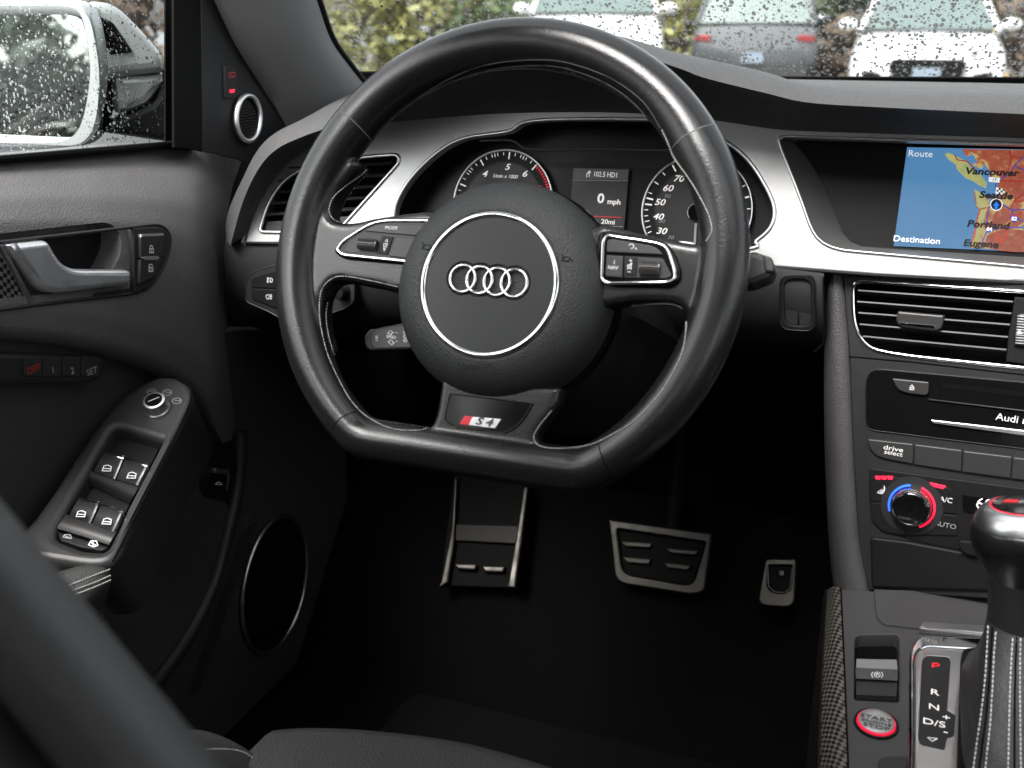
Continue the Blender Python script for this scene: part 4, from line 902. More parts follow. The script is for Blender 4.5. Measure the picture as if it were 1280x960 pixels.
# ================================================================ PEDALS
def pedal_plane(px, py, y, tilt): return Pl(P(px, py, y=y), (0, -math.cos(R(tilt)), math.sin(R(tilt))))
PF = pedal_plane(600, 690, .40, 42)
fr = T('foot_rest', 'steel framed foot rest with two bright studs at the far left of the footwell', 'foot rest', PF.o)
zp = lambda p: zz('z7', p)
plate('pad', M['rubber'], fr, PF, zp([(545, 380), (815, 400), (765, 800), (495, 790)]), h=0, th=.01, bev=.002)
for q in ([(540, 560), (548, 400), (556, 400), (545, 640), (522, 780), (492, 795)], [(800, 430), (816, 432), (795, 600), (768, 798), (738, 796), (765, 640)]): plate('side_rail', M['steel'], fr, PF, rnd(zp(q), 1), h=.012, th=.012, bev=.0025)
plate('cross_bar', M['shaded_steel'], fr, PF, rnd(zp([(540, 565), (785, 572), (772, 640), (540, 628)]), 2), h=.006, th=.006, bev=.0015)
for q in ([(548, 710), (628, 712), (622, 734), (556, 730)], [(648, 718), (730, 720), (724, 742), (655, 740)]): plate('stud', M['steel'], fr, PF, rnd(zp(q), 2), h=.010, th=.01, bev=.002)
PBk = pedal_plane(825, 700, .42, 30)
bp = T('brake_pedal', 'wide steel rimmed brake pedal with four raised bars', 'pedal', PBk.o)
zq = lambda p: zz('z8', p)
bo = rnd(zq([(738, 36), (990, 70), (972, 215, 8), (940, 222, 8), (770, 195, 10), (752, 180, 8)]), 2)
bi = rnd(zq([(760, 62), (972, 94), (945, 188, 8), (930, 196, 8), (790, 172, 8), (772, 160, 8)]), 2)
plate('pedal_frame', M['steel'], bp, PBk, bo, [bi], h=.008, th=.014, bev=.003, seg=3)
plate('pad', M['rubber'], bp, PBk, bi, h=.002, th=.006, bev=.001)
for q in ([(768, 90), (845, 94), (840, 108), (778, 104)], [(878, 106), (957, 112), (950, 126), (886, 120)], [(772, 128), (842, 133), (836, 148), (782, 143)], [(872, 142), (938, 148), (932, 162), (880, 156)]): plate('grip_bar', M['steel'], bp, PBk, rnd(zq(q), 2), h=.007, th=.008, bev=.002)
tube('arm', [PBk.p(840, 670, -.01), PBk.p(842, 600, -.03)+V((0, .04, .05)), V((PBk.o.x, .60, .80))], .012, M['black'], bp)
PGs = pedal_plane(972, 735, .40, 35)
ap = T('accelerator_pedal', 'narrow steel accelerator pedal beside the console', 'pedal', PGs.o)
ao = rnd(zq([(1118, 132, 4), (1194, 132, 4), (1190, 240, 5), (1175, 252, 5), (1112, 248, 5), (1100, 235, 5)]), 2)
ai = rnd(zq([(1128, 150), (1182, 150), (1178, 205, 4), (1165, 216, 4), (1132, 212, 4), (1124, 200, 4)]), 2)
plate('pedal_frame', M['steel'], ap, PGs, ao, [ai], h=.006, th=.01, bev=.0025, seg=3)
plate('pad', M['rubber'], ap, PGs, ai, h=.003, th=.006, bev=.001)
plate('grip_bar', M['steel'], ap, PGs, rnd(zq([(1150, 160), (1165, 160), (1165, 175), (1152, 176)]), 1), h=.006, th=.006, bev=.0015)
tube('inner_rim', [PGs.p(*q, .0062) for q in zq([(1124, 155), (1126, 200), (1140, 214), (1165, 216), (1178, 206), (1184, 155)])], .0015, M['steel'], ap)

# ================================================================ DRIVER DOOR
door = T('driver_door', 'dark grey driver door panel with silver handle, window switches and round speaker', 'car door', V((-.77, 0, .6)))
toph = [(-120, 208), (-60, 203), (0, 198), (100, 190), (200, 181), (245, 180), (275, 187), (303, 198)]
both = [(-120, 420), (-60, 424), (0, 428), (70, 435), (130, 447), (200, 474), (250, 515), (290, 590)]
prof = [(0, -.815), (.04, -.806), (.12, -.783), (.22, -.762), (.34, -.748), (.5, -.742), (.8, -.741), (.92, -.746), (.98, -.757), (1, -.775)]
tl, bl = resamp(cr(toph, 6, False), 60), resamp(cr(both, 6, False), 60)
def pint(t):
    for (a, x), (b, y) in zip(prof, prof[1:]):
        if t <= b: k = (t-a)/(b-a); return x+(y-x)*k
    return prof[-1][1]
rg = [(303, 198), (290, 235), (281, 290), (279, 340), (284, 400), (292, 470), (300, 540), (290, 590)]
fr_rows = []
for j in range(41):
    t = j/40; t = t
    row = []
    for i in range(60):
        s = i/59; q = tl[i].lerp(bl[i], t)
        e = resamp(rg, 41)[j] if i == 0 else None
        row.append((q, s))
    fr_rows.append(row)
rge = resamp(rg, 41)
front = []
for j, row in enumerate(fr_rows):
    out = []
    x_end = row[-1][0].x; sh = rge[j]-row[-1][0]
    for q, s in row:
        k = max(0, (s-.55)/.45)**2; q2 = q+sh*k
        roll = max(0, (s-.86)/.14)
        out.append(P(q2.x, q2.y, x=pint(j/40)-.045*roll**2.2))
    front.append(out)
nr, nc = len(front), len(front[0])
vs = [p for r_ in front for p in r_]+[p+V((-.05, .0, 0)) for r_ in front for p in r_]; N_ = nr*nc; fs = []
for i in range(nr-1):
    for j in range(nc-1):
        a = i*nc+j; fs.append((a, a+nc, a+nc+1, a+1)); fs.append((N_+a, N_+a+1, N_+a+nc+1, N_+a+nc))
for j in range(nc-1):
    fs.append((j, j+1, N_+j+1, N_+j)); a = (nr-1)*nc+j; fs.append((a+1, a, N_+a, N_+a+1))
for i in range(nr-1):
    a = i*nc; fs.append((a+nc, a, N_+a, N_+a+nc)); a = i*nc+nc-1; fs.append((a, a+nc, N_+a+nc, N_+a))
PDr = Pl((-.742, 0, .93), (1, 0, .03))
hole = rnd([(-110, 290), (0, 303), (165, 284), (200, 280, 10), (213, 292, 10), (212, 318, 30), (190, 358, 10), (165, 367, 10), (45, 381), (-110, 402)], 3)
pad = add('upper_pad', vs, fs, M['door_soft'], door, smooth=180)
ROOTd = ROOT[door]
cut = add('cutter', *plate_geo(PDr, hole, h=.05, th=.078, bev=0, bot=True), None, door, smooth=0)
for o_ in (pad, cut):
    bm = bmesh.new(); bm.from_mesh(o_.data); bmesh.ops.recalc_face_normals(bm, faces=bm.faces); bm.to_mesh(o_.data); bm.free()
bm_ = pad.modifiers.new('b', 'BOOLEAN'); bm_.object = cut; bm_.operation = 'DIFFERENCE'; bm_.solver = 'EXACT'
dg = bpy.context.evaluated_depsgraph_get(); me3 = bpy.data.meshes.new_from_object(pad.evaluated_get(dg)); pad.modifiers.clear(); pad.data = me3; me3.name = 'upper_pad'
bpy.data.objects.remove(cut); me3.polygons.foreach_set('use_smooth', [True]*len(me3.polygons)); me3.set_sharp_from_angle(angle=R(50))
tube('recess_lip', [PDr.p(*q, .0005) for q in hole], .0016, M['plastic'], door, ref=PDr.n, closed=True)
z2 = lambda p: zz('z2', p)
plate('recess_back', M['dark_plastic'], door, PDr, hole, h=-.026, th=.003, bev=0)
plate('carbon_inlay', M['carbon'], door, PDr, [(-110, 306), (-4, 306), (36, 379), (-110, 395)], h=-.002, th=.01, bev=.001)
plate('inlay_strip', M['satin'], door, PDr, z2([(0, 132), (14, 132), (130, 350), (112, 356)]), h=.0005, th=.01, bev=.0008)
plate('handle_bezel', M['plastic'], door, PDr, rnd(z2([(14, 132), (42, 128), (150, 300), (200, 318), (480, 290), (482, 310), (130, 352)]), 1), h=-.001, th=.02, bev=.001)
plate('door_handle', M['handle_metal'], door, PDr, rnd(z2([(40, 134, 3), (178, 118, 6), (226, 200, 16), (275, 224, 10), (474, 226, 3), (482, 236, 2), (480, 282, 3), (210, 312, 12), (158, 304, 10)]), 2, 6), h=.009, th=.016, bev=.005, seg=5)
lk = plate('lock_bezel', M['plastic'], door, PDr, rnd(z2([(487, 72, 1), (585, 64, 8), (622, 92, 8), (616, 170, 12), (555, 285, 10), (500, 312, 3), (487, 308, 1)]), 2), h=.003, th=.02, bev=.0018)
plate('lock_key', M['button'], lk, PDr, rnd(z2([(512, 105, 1), (596, 100, 2), (592, 176, 1), (512, 182, 1)]), 1), h=.006, th=.006, bev=.001)
plate('lock_key', M['button'], lk, PDr, rnd(z2([(511, 190, 1), (588, 186, 1), (568, 250, 4), (508, 278, 2)]), 1), h=.006, th=.006, bev=.001)
plate('key_edge', M['satin'], lk, PDr, z2([(514, 96), (597, 92), (596, 102), (513, 106)]), h=.0062, th=.004, bev=.0006)
plate('key_edge', M['satin'], lk, PDr, rnd(z2([(518, 180), (528, 177), (575, 175), (582, 180), (572, 190), (528, 192)]), .5), h=.0072, th=.004, bev=.0006)
ribbon('lock_symbol', [z2(l) for l in ([(544, 148), (558, 148), (558, 162), (544, 162), (544, 148)], [(546, 147), (546, 139), (550, 136), (555, 139), (556, 147)], [(551, 152), (551, 157)])], PDr, .0063, .0008, M['print'], lk)
ribbon('lock_symbol', [z2(l) for l in ([(542, 217), (556, 216), (556, 230), (542, 231), (542, 217)], [(543, 215), (542, 208), (548, 204), (556, 209)], [(549, 221), (549, 226)])], PDr, .0063, .0008, M['print'], lk)
# lower door
PL2 = Pl((-.775, 0, .6), (1, 0, -.02))
plate('lower_panel', M['door_plastic'], door, PL2, [(-150, 400), (240, 420), (300, 412), (430, 412), (445, 1100), (-150, 1100)], h=0, th=.03, bev=.002)
plate('pocket_lining', M['seat_leather'], door, PL2, cr([(215, 560), (285, 632), (268, 720), (230, 790), (190, 845), (120, 840), (150, 700)], 6), h=.003, th=.003, bev=.001)
tube('pocket_rib', [PL2.p(*q, .004) for q in cr([(300, 540), (297, 600), (286, 655), (268, 725), (240, 785), (206, 836), (170, 880)], 6, False)], .009, M['plastic'], door, ref=PL2.n)
spk = plate('speaker_panel', M['door_plastic'], door, PL2, zz('z4', [(905, 40), (1000, -30), (1150, -40), (1180, 300), (1060, 620), (680, 730)]), h=.0014, th=.006, bev=.0008)
scu, scv = PL2.uv(343, 731, .006)
q = [(343+ (38*math.cos(a)), 731+86*math.sin(a)) for a in [k*math.pi/32 for k in range(64)]]
q = [(343+(x-343)-.16*(y-731), y) for x, y in q]
tube('speaker_ring', [PL2.p(*p, .006) for p in q], .0026, M['satin'], spk, ref=PL2.n, closed=True)
plate('speaker_mesh', M['black'], spk, PL2, q, h=.0055, th=.003, bev=0)
g = G()
for k in range(34):
    y = 655+k*6.2; x0 = 303-(y-655)*.33; g.put(*sweep_geo([PL2.p(x0, y+10, .005), PL2.p(x0+20-.15*k*.8, y-2, .005)], .0009, ref=PL2.n, n=5))
g.add('grille_ribs', M['plastic'], spk, kind='stuff')
plate('memory_strip', M['plastic'], door, PL2, rnd([(-60, 440), (20, 442), (135, 447, 10), (128, 474, 20), (110, 480, 8), (-60, 482)], 3), h=.017, th=.03, bev=.004)
for i, (s, m) in enumerate((('OFF', 'dim_red'), ('1', 'dim_print'), ('2', 'dim_print'), ('SET', 'dim_print'))):
    x0 = 30+i*24.3; kq = rnd([(x0, 446), (x0+22.5, 447), (x0+21.5, 471), (x0-.5, 470)], 2)
    k = plate('memory_key', M['button'], door, PL2, kq, h=.0185, th=.003, bev=.0008); tx(s, (x0+12, 462+i*.8), .0085, PL2, .0189, M[m], k)
# armrest with the window switches
pa1, pa2 = P(139, 701, x=-.660), P(240, 498, x=-.690)
PA = Pl(pa1, V((1, 0, -.16)).cross(pa2-pa1), up=(0, 1, 0))
arm_o = cr([(190, 472), (213, 469), (232, 476), (241, 492), (236, 512), (205, 572), (170, 640), (139, 703), (60, 700), (-30, 680), (20, 668), (60, 622), (110, 545), (150, 497)], 5)
sw_hole = rnd(zz('z3', [(410, 305, 4), (440, 305, 4), (592, 352, 4), (415, 690, 2), (385, 750, 8), (300, 745, 8), (200, 705, 8), (205, 665, 5)]), 2)
am = plate('armrest', M['button'], door, PA, arm_o, [sw_hole], h=0, th=.075, bev=.007, seg=4)
tube('armrest_seam', [PA.p(*q, -.0005) for q in cr([(222, 474), (237, 484), (238, 500), (226, 530), (190, 604), (160, 664), (141, 702)], 6, False)], .0009, M['black'], am, ref=PA.n)
plate('switch_well', M['dark_plastic'], am, PA, sw_hole, h=-.016, th=.002, bev=0)
def on_pa(name, q, ha, hb_, mat, par):
    n = 6; rows = []
    for k in range(n+1):
        t = k/n; h = ha+(hb_-ha)*t+.002*math.sin(math.pi*t); a = V(q[0]).lerp(V(q[3]), t); b = V(q[1]).lerp(V(q[2]), t)
        l, r_ = PA.p(a.x, a.y, h), PA.p(b.x, b.y, h); rows.append([l-PA.n*.014, l, l.lerp(r_, .5)+PA.n*.0006, r_, r_-PA.n*.014])
    return grid(name, rows, mat, par, smooth=35)
zq3 = lambda p: zz('z3', p)
on_pa('well_step', zq3([(330, 460), (505, 518), (470, 580), (300, 500)]), -.004, -.012, M['dark_plastic'], am)
on_pa('well_step', zq3([(240, 620), (425, 680), (395, 730), (205, 670)]), -.003, -.004, M['button'], am)
for q, sy in (([(378, 396), (452, 408), (418, 492), (340, 462)], (388, 452)), ([(458, 412), (538, 438), (500, 515), (424, 492)], (478, 478)),
              ([(285, 560), (362, 574), (328, 654), (250, 628)], (294, 618)), ([(370, 578), (448, 604), (412, 684), (335, 656)], (388, 645))):
    k = on_pa('window_switch', zq3(q), .0035, -.002, M['dark_plastic'], am); ROOT[k] = ROOT[door]
    e = V(q[3])-V(q[0]); e2 = V(q[2])-V(q[1])
    on_pa('switch_edge', zq3([q[0], q[1], tuple(V(q[1])+e2*.16), tuple(V(q[0])+e*.16)]), .0042, .0042, M['chrome'], k)
    on_pa('switch_side', zq3([tuple(V(q[1])-V((9, 2))), q[1], q[2], tuple(V(q[2])-V((9, 3)))]), .0042, -.0012, M['satin'], k)
    x, y = sy
    ribbon('window_symbol', [zq3(l) for l in ([(x-17, y+9), (x-10, y-9), (x+4, y-12), (x+17, y-6), (x+14, y+10), (x-17, y+9)], [(x-13, y), (x+16, y+2)])], PA, .0035, .0007, M['print'], k)
plate('child_lock_bar', M['dark_plastic'], am, PA, rnd(zq3([(208, 680, 2), (396, 738, 2), (370, 752, 4), (290, 738, 6), (215, 712, 4)]), 1), h=.0005, th=.008, bev=.0015)
ribbon('child_symbol', [zq3(l) for l in ([(322, 730), (330, 716), (350, 716), (356, 732), (340, 738), (322, 730)], [(328, 720), (352, 734)], [(336, 714), (340, 736)])], PA, .0009, .0008, M['print'], am)
ribbon('child_symbol', [zq3(l) for l in ([(228, 702), (236, 692), (256, 694), (260, 708), (228, 702)], [(234, 696), (254, 706)])], PA, .0009, .0007, M['dim_print'], am)
mu, mv = PA.uv(*zq3([(566, 222)])[0], .006); mr_ = abs(PA.uv(*zq3([(612, 222)])[0], .006)[0]-mu)
mk = lathe('mirror_knob', [(mr_*1.1, -.001), (mr_*1.08, .002), (mr_*.98, .003), (mr_*.97, .010), (mr_*.9, .0125), (mr_*.72, .0130)], PA, mu, mv, M['satin'], am, n=40)
lathe('knob_cap', [(mr_*.72, .0128), (mr_*.7, .0134), (.0004, .0130)], PA, mu, mv, M['gloss'], am, n=40)
ribbon('knob_mark', [[(mu-.003, mv-.004), (mu+.003, mv+.004)]], PA, .0137, .0012, M['dim_print'], am, px=False)
for x, y in ((553, 176), (608, 178), (643, 208)):
    c_ = PA.uv(*zq3([(x, y)])[0], 0); ribbon('knob_symbol', [[(c_[0]+.0045*math.cos(a*.628), c_[1]+.0035*math.sin(a*.628)) for a in range(11)], [(c_[0]-.003, c_[1]), (c_[0]+.003, c_[1]+.001)]], PA, .0006, .0006, M['dim_print'], am, px=False)
# leather pull below the switch panel
PX = Pl(P(115, 720, x=-.655), (.55, -.35, .75), up=(0, 1, 0))
plate('pull_grip', M['seat_leather'], door, PX, rnd(zq3([(40, 900), (200, 815, 14), (320, 780, 16), (405, 800, 10), (412, 850, 10), (330, 930), (200, 1000)]), 4), h=0, th=.05, bev=.012, seg=4)
g = G()
for l in ([(220, 890), (320, 850), (410, 815)], [(240, 905), (330, 872), (410, 838)], [(255, 918), (340, 885), (410, 855)]):
    q = resamp(cr(zq3(l), 6, False), 60)
    for i in range(0, 57, 3): g.put(*sweep_geo([PX.p(q[i].x, q[i].y, .0006), PX.p(q[i+2].x, q[i+2].y, .0006)], .0005, ref=PX.n, n=5))
g.add('stitching', M['thread'], door, kind='stuff')
tk = plate('boot_release_bezel', M['dark_plastic'], door, PL2, rnd(zq3([(770, 380, 8), (860, 350, 6), (868, 450, 4), (838, 575, 4), (745, 555, 8), (735, 500, 10)]), 2), h=.008, th=.01, bev=.003)
plate('release_key', M['gloss'], tk, PL2, rnd(zq3([(785, 455, 2), (832, 455, 3), (826, 534, 2), (762, 526, 2)]), 1), h=.011, th=.006, bev=.001)
plate('release_edge', M['satin'], tk, PL2, rnd(zq3([(786, 452, 2), (834, 456, 2), (833, 476, 1), (782, 470, 1)]), 1), h=.0125, th=.006, bev=.001)
plate('release_edge', M['satin'], tk, PL2, zq3([(832, 474), (837, 474), (829, 534), (825, 534)]), h=.0122, th=.005, bev=.0006)
ribbon('release_symbol', [zq3([(783, 510), (790, 503), (800, 503), (808, 512), (783, 510)])], PL2, .0114, .0008, M['print'], tk)
# window frame, mirror corner panel with tweeter
PSl = Pl((-.79, .2, 1.05), (1, 0, .10))
plate('sill_seal', M['black'], door, PSl, [(-150, 204), (0, 194), (120, 184), (215, 176), (250, 176), (256, 186), (210, 186), (0, 204), (-150, 215)], h=-.012, th=.02, bev=.003)
plate('window_post', M['black'], door, PSl, [(217, -120), (252, -120), (256, 190), (238, 186), (218, 184)], h=.003, th=.003, bev=.0005)
plate('corner_panel', M['dark_plastic'], door, PSl, [(250, -120), (262, -120), (285, 10), (312, 70), (345, 130), (372, 180), (330, 215), (300, 200), (270, 192), (254, 190)], h=.004, th=.002, bev=.0006)
q = [(309.5+15*math.cos(a), 148+28.5*math.sin(a)) for a in [k*math.pi/24 for k in range(48)]]
tw = plate('tweeter', M['black'], door, PSl, q, h=.006, th=.01, bev=.001)
cu_, cv_ = PSl.uv(309.5, 148, .008)
uvq = [PSl.uv(*p, .008) for p in q]
tube('tweeter_ring', [PSl.w(*p, .0085) for p in uvq], .0030, M['satin'], tw, ref=PSl.n, closed=True, r2=.0035)
g = G()
for rr_i in range(1, 7):
    for k in range(6*rr_i):
        a = 2*math.pi*k/(6*rr_i); e = rr_i/7*.92; u_, v_ = cu_+(uvq[0][0]-cu_)*e*math.cos(a), cv_+abs(uvq[12][1]-cv_)*e*math.sin(a)
        g.put(*plate_geo(PSl, circ(u_, v_, .0009, n=5), px=False, h=.0068, th=.0006, bev=0))
g.add('tweeter_mesh', M['button'], tw, kind='stuff')
ld = plate('warning_lamp', M['dark_plastic'], door, PSl, rnd([(281, 82, 2), (291, 81, 5), (297, 90, 3), (298, 121, 2), (282, 124, 2)], 1), h=.0065, th=.006, bev=.001)
plate('lamp_light', M['red_led'], ld, PSl, rnd(zz('z1', [(836, 326), (854, 324), (852, 336), (838, 338)]), .5), h=.007, th=.001, bev=0)
ribbon('lamp_symbol', [zz('z1', l) for l in ([(832, 266), (854, 263), (854, 280), (832, 281), (832, 266)], [(838, 270), (848, 276)])], PSl, .007, .0009, M['dim_red'], ld)

# A pillar
pil = T('windscreen_pillar', 'grey fabric covered windscreen pillar at the upper left', 'pillar', P(380, 80, x=-.745))
le = cr([(235, -140), (258, -60), (279, 0), (304, 60), (338, 120), (375, 190)], 6, False); re2 = cr([(350, -140), (374, -60), (396, 0), (413, 48), (436, 82), (475, 130)], 6, False)
L3 = [P(*q, x=-.778) for q in le]; R3 = [P(*q, x=-.752) for q in re2]
rows = [[a+V((-.06, .02, 0)) for a in L3], L3]+[[a.lerp(b, t)+V((.028, -.012, .01))*math.sin(math.pi*t) for a, b in zip(L3, R3)] for t in (.1, .25, .4, .55, .7, .85, .95)]+[R3, [b+V((-.03, .04, 0)) for b in R3]]
grid('pillar_cover', rows, M['fabric'], pil)
tube('glass_seal', [b+V((-.004, .008, 0)) for b in R3], .006, M['black'], pil)

# windscreen and side window with rain on the outside
ws = T('windscreen', 'rain covered windscreen above the dashboard', 'windscreen', (0, .7, 1.05))
PG2 = PG
wl = [PG.uv(475, 120), PG.uv(436, 82), PG.uv(413, 48), PG.uv(396, 0), PG.uv(374, -60)]
add('pane', [PG.w(*q) for q in wl+[(-.60, .80), (.60, .80), (.78, -.06), (-.5, -.06)]], [tuple(range(9))], M['pane'], ws, smooth=0)
plate('black_edge', M['black'], ws, PG, [(430, 112), (700, 112), (1010, 110), (1290, 112), (1460, 114), (1460, 100), (1290, 98), (1010, 97), (850, 96), (700, 96), (445, 90)], h=.001, th=.002, bev=0)
def drops(name, pl, spots, par):
    g = G()
    for u, v, r, el in spots:
        n = 7; hh = r*.20; vs = []
        for rr_, h in ((1, 0), (.86, .5), (.5, .87)):
            vs += [pl.w(u+r*rr_*math.cos(2*math.pi*k/n), v+r*rr_*el*math.sin(2*math.pi*k/n)*(1.0 if math.sin(2*math.pi*k/n) < 0 else .85), -hh*h) for k in range(n)]
        vs.append(pl.w(u, v, -hh)); fs = []
        for ring in range(2):
            for k in range(n): a, b = ring*n+k, ring*n+(k+1) % n; fs.append((a, b, b+n, a+n))
        for k in range(n): fs.append((2*n+k, 2*n+(k+1) % n, 3*n))
        fs.append(tuple(range(n))[::-1]); g.put(vs, fs)
    return g.add(name, M['water_drop'], par, smooth=60, kind='stuff')
rd = random.Random(3)
spots = []
for i in range(12500):
    x, y = rd.uniform(395, 1300), rd.uniform(-25, 100)
    u, v = PG.uv(x, y); s = rd.random(); r = (.0004+.0017*s**4.5)*(1.1 if x > 640 else .95)
    spots.append((u, v, r, rd.uniform(1.2, 2.2)))
for i in range(130):                        # a few big drops and short runs of drops that have joined
    x, y = rd.uniform(395, 1300), rd.uniform(-25, 100); u, v = PG.uv(x, y)
    spots.append((u, v, rd.uniform(.0018, .0033), rd.uniform(1.1, 2.6)))
    if i % 9 == 0: spots += [(u+rd.gauss(0, .0006), v+.004*k, .0011-.00008*k, 2.6) for k in range(1, 9)]
for i in range(9000):
    x, y = (rd.uniform(340, 1600), rd.uniform(-160, -25)) if i % 3 else (rd.uniform(1300, 1700), rd.uniform(-25, 105)); u, v = PG.uv(x, y); spots.append((u, v, .0004+.0017*rd.random()**4.5, rd.uniform(1.2, 2.2)))
drops('rain_drops', PG, spots, ws)
win = T('side_window', 'rain speckled driver side window in front of the door mirror', 'window', (-.83, -.1, 1.1))
PWn = Pl((-.83, 0, 1.0), (1, 0, .16))
wq = [PWn.uv(-150, 206), PWn.uv(0, 202), PWn.uv(216, 185), PWn.uv(216, -120)]
add('pane', [PWn.w(*q) for q in wq]+[PWn.w(-.2, .40), PWn.w(-.62, .38), PWn.w(-.66, -.04)], [tuple(range(7))], M['pane'], win, smooth=0)
plate('pane_edge', M['black'], win, PWn, [(207, -120), (219, -120), (219, 186), (207, 182)], h=.001, th=.002, bev=0)
spots = []
for i in range(3600):
    x, y = (rd.uniform(-20, 207), rd.uniform(-15, 196)) if i % 6 else (rd.uniform(-150, 207), rd.uniform(-120, 196))
    u, v = PWn.uv(x, y); s = rd.random(); spots.append((u, v, .00028+.0011*s**3.5, rd.uniform(.9, 1.5)))
drops('rain_drops', PWn, spots, win)

# door mirror
PM = Pl(P(70, 95, x=-.99), (.244, -.97, .04))
dm = T('door_mirror', 'silver painted door mirror outside the rainy driver window', 'mirror', PM.o)
zm = lambda p: zz('z1', p)
ho = rnd(zm([(-300, 0, 20), (230, -14, 40), (318, 20, 30), (350, 180, 60), (356, 290, 60), (322, 480, 40), (250, 545, 30), (-300, 545, 30)]), 2)
hi = rnd(zm([(-280, 50, 14), (268, 50, 18), (305, 75, 14), (342, 270, 40), (322, 450, 24), (280, 505, 16), (-280, 480, 14)]), 2)
plate('housing', M['silver_paint'], dm, PM, ho, [hi], h=.004, th=.025, bev=.008, seg=5)
plate('mirror_glass', M['mirror'], dm, PM, hi, h=-.008, th=.003, bev=.001)
plate('housing_back', M['dark_plastic'], dm, PM, ho, h=-.022, th=.05, bev=.01)
PM2 = Pl(P(150, 60, x=-.93), (.75, -.66, .05))
plate('housing_side', M['silver_paint'], dm, PM2, rnd(zm([(320, 0, 10), (420, 10, 20), (520, 110, 20), (596, 200, 10), (600, 262, 6), (430, 280, 10), (350, 300, 8)]), 3), h=-.02, th=.06, bev=.012, seg=4)
plate('corner_glass', M['black'], dm, PM2, rnd(zm([(360, 60, 3), (410, 80, 5), (485, 190, 4), (400, 200, 4), (372, 130, 4)]), 2), h=-.017, th=.006, bev=.001)
plate('mirror_arm', M['silver_paint'], dm, PM2, rnd(zm([(410, 270, 10), (600, 262, 4), (600, 300, 4), (540, 380, 10), (430, 420, 10)]), 3), h=-.03, th=.05, bev=.01)
plate('mirror_foot', M['dark_plastic'], dm, PM2, rnd(zm([(600, 250), (640, 250), (640, 520), (370, 480, 6), (420, 430, 10), (560, 370, 10)]), 3), h=-.035, th=.05, bev=.008)

# ================================================================ DRIVER SEAT
seat = T('driver_seat', 'dark leather driver seat with its backrest blurred close to the camera', 'car seat', (-.40, -.35, .35))
def roll(name, off, r, r2, t):                # a padded roll of the backrest, running down to the cushion
    pts = [V(P(off[0]+s*540, off[1]+s*650, t=t)) for s in [-.2+1.9*k/18 for k in range(19)]]
    return tube(name, pts, [r]*19, M['seat_leather'], seat, ref=tuple(-ray(60, 800).normalized()), n=40, r2=[r2]*19), pts
_, pts = roll('backrest_bolster', (-380, 289), .0165, .030, .30)
_, pts = roll('backrest_roll', (-505, 386), .0195, .034, .302)
_, pts = roll('backrest_roll', (-650, 500), .038, .038, .33)
gb = [[p+V((-.02-.4*t, -.01-.02*t, -.012)) for p in pts] for t in (0, .3, .6, 1)]
grid('backrest', gb, M['seat_leather'], seat)
g = G()
# cushion
sil = [(300, 1010), (345, 905), (385, 902), (450, 904), (520, 911), (580, 920), (640, 935), (720, 960), (760, 1010)]
zc0 = .595
cu_rows = []
edge = [P(*q, z=zc0) for q in resamp(cr(sil[1:8], 6, False), 30)]
for dz, dy in ((-.16, .03), (-.06, .012), (-.03, .008), (-.012, .003), (-.003, -.004), (0, -.014)): cu_rows.append([e+V((0, dy, dz)) for e in edge])
for k in range(1, 9): cu_rows.append([V((-.40+(e.x+.40)*(1+.05*k/8), e.y-.014-.055*k, zc0+.006*math.sin(k*.6)-.012*k/8)) for e in edge])
grid('cushion', cu_rows, M['seat_leather'], seat, smooth=180)
bl_ = [P(345, 905, z=zc0)+V((-.085, -.05, .0)), P(262, 938, z=zc0+.02)+V((-.02, -.1, .01))]
bp_ = [P(330, 965, z=zc0-.01), P(300, 990, z=zc0+.0), P(250, 1030, z=zc0+.02), P(180, 1100, z=zc0+.03)]
sbo = tube('side_bolster', [p+V((-.042, -.012, -.022)) for p in [P(352, 925, z=zc0)]+bp_], [.04, .05, .055, .06, .06], M['seat_leather'], seat, ref=(0, 0, 1), n=28)
g = G(); q = resamp(cr([(258, 937), (285, 937), (305, 941), (321, 952)], 6, False), 50)
sbv = BVHTree.FromPolygons([v.co+ROOT[seat] for v in sbo.data.vertices], [tuple(p.vertices) for p in sbo.data.polygons])
for i in range(0, 47, 3):
    a, b = cast(q[i].x, q[i].y, .0004, sbv)[0], cast(q[i+2].x, q[i+2].y, .0004, sbv)[0]
    if a is not None and b is not None: g.put(*sweep_geo([a, b], .0005, n=5))
if g.v: g.add('stitching', M['dim_print'], seat, kind='stuff')

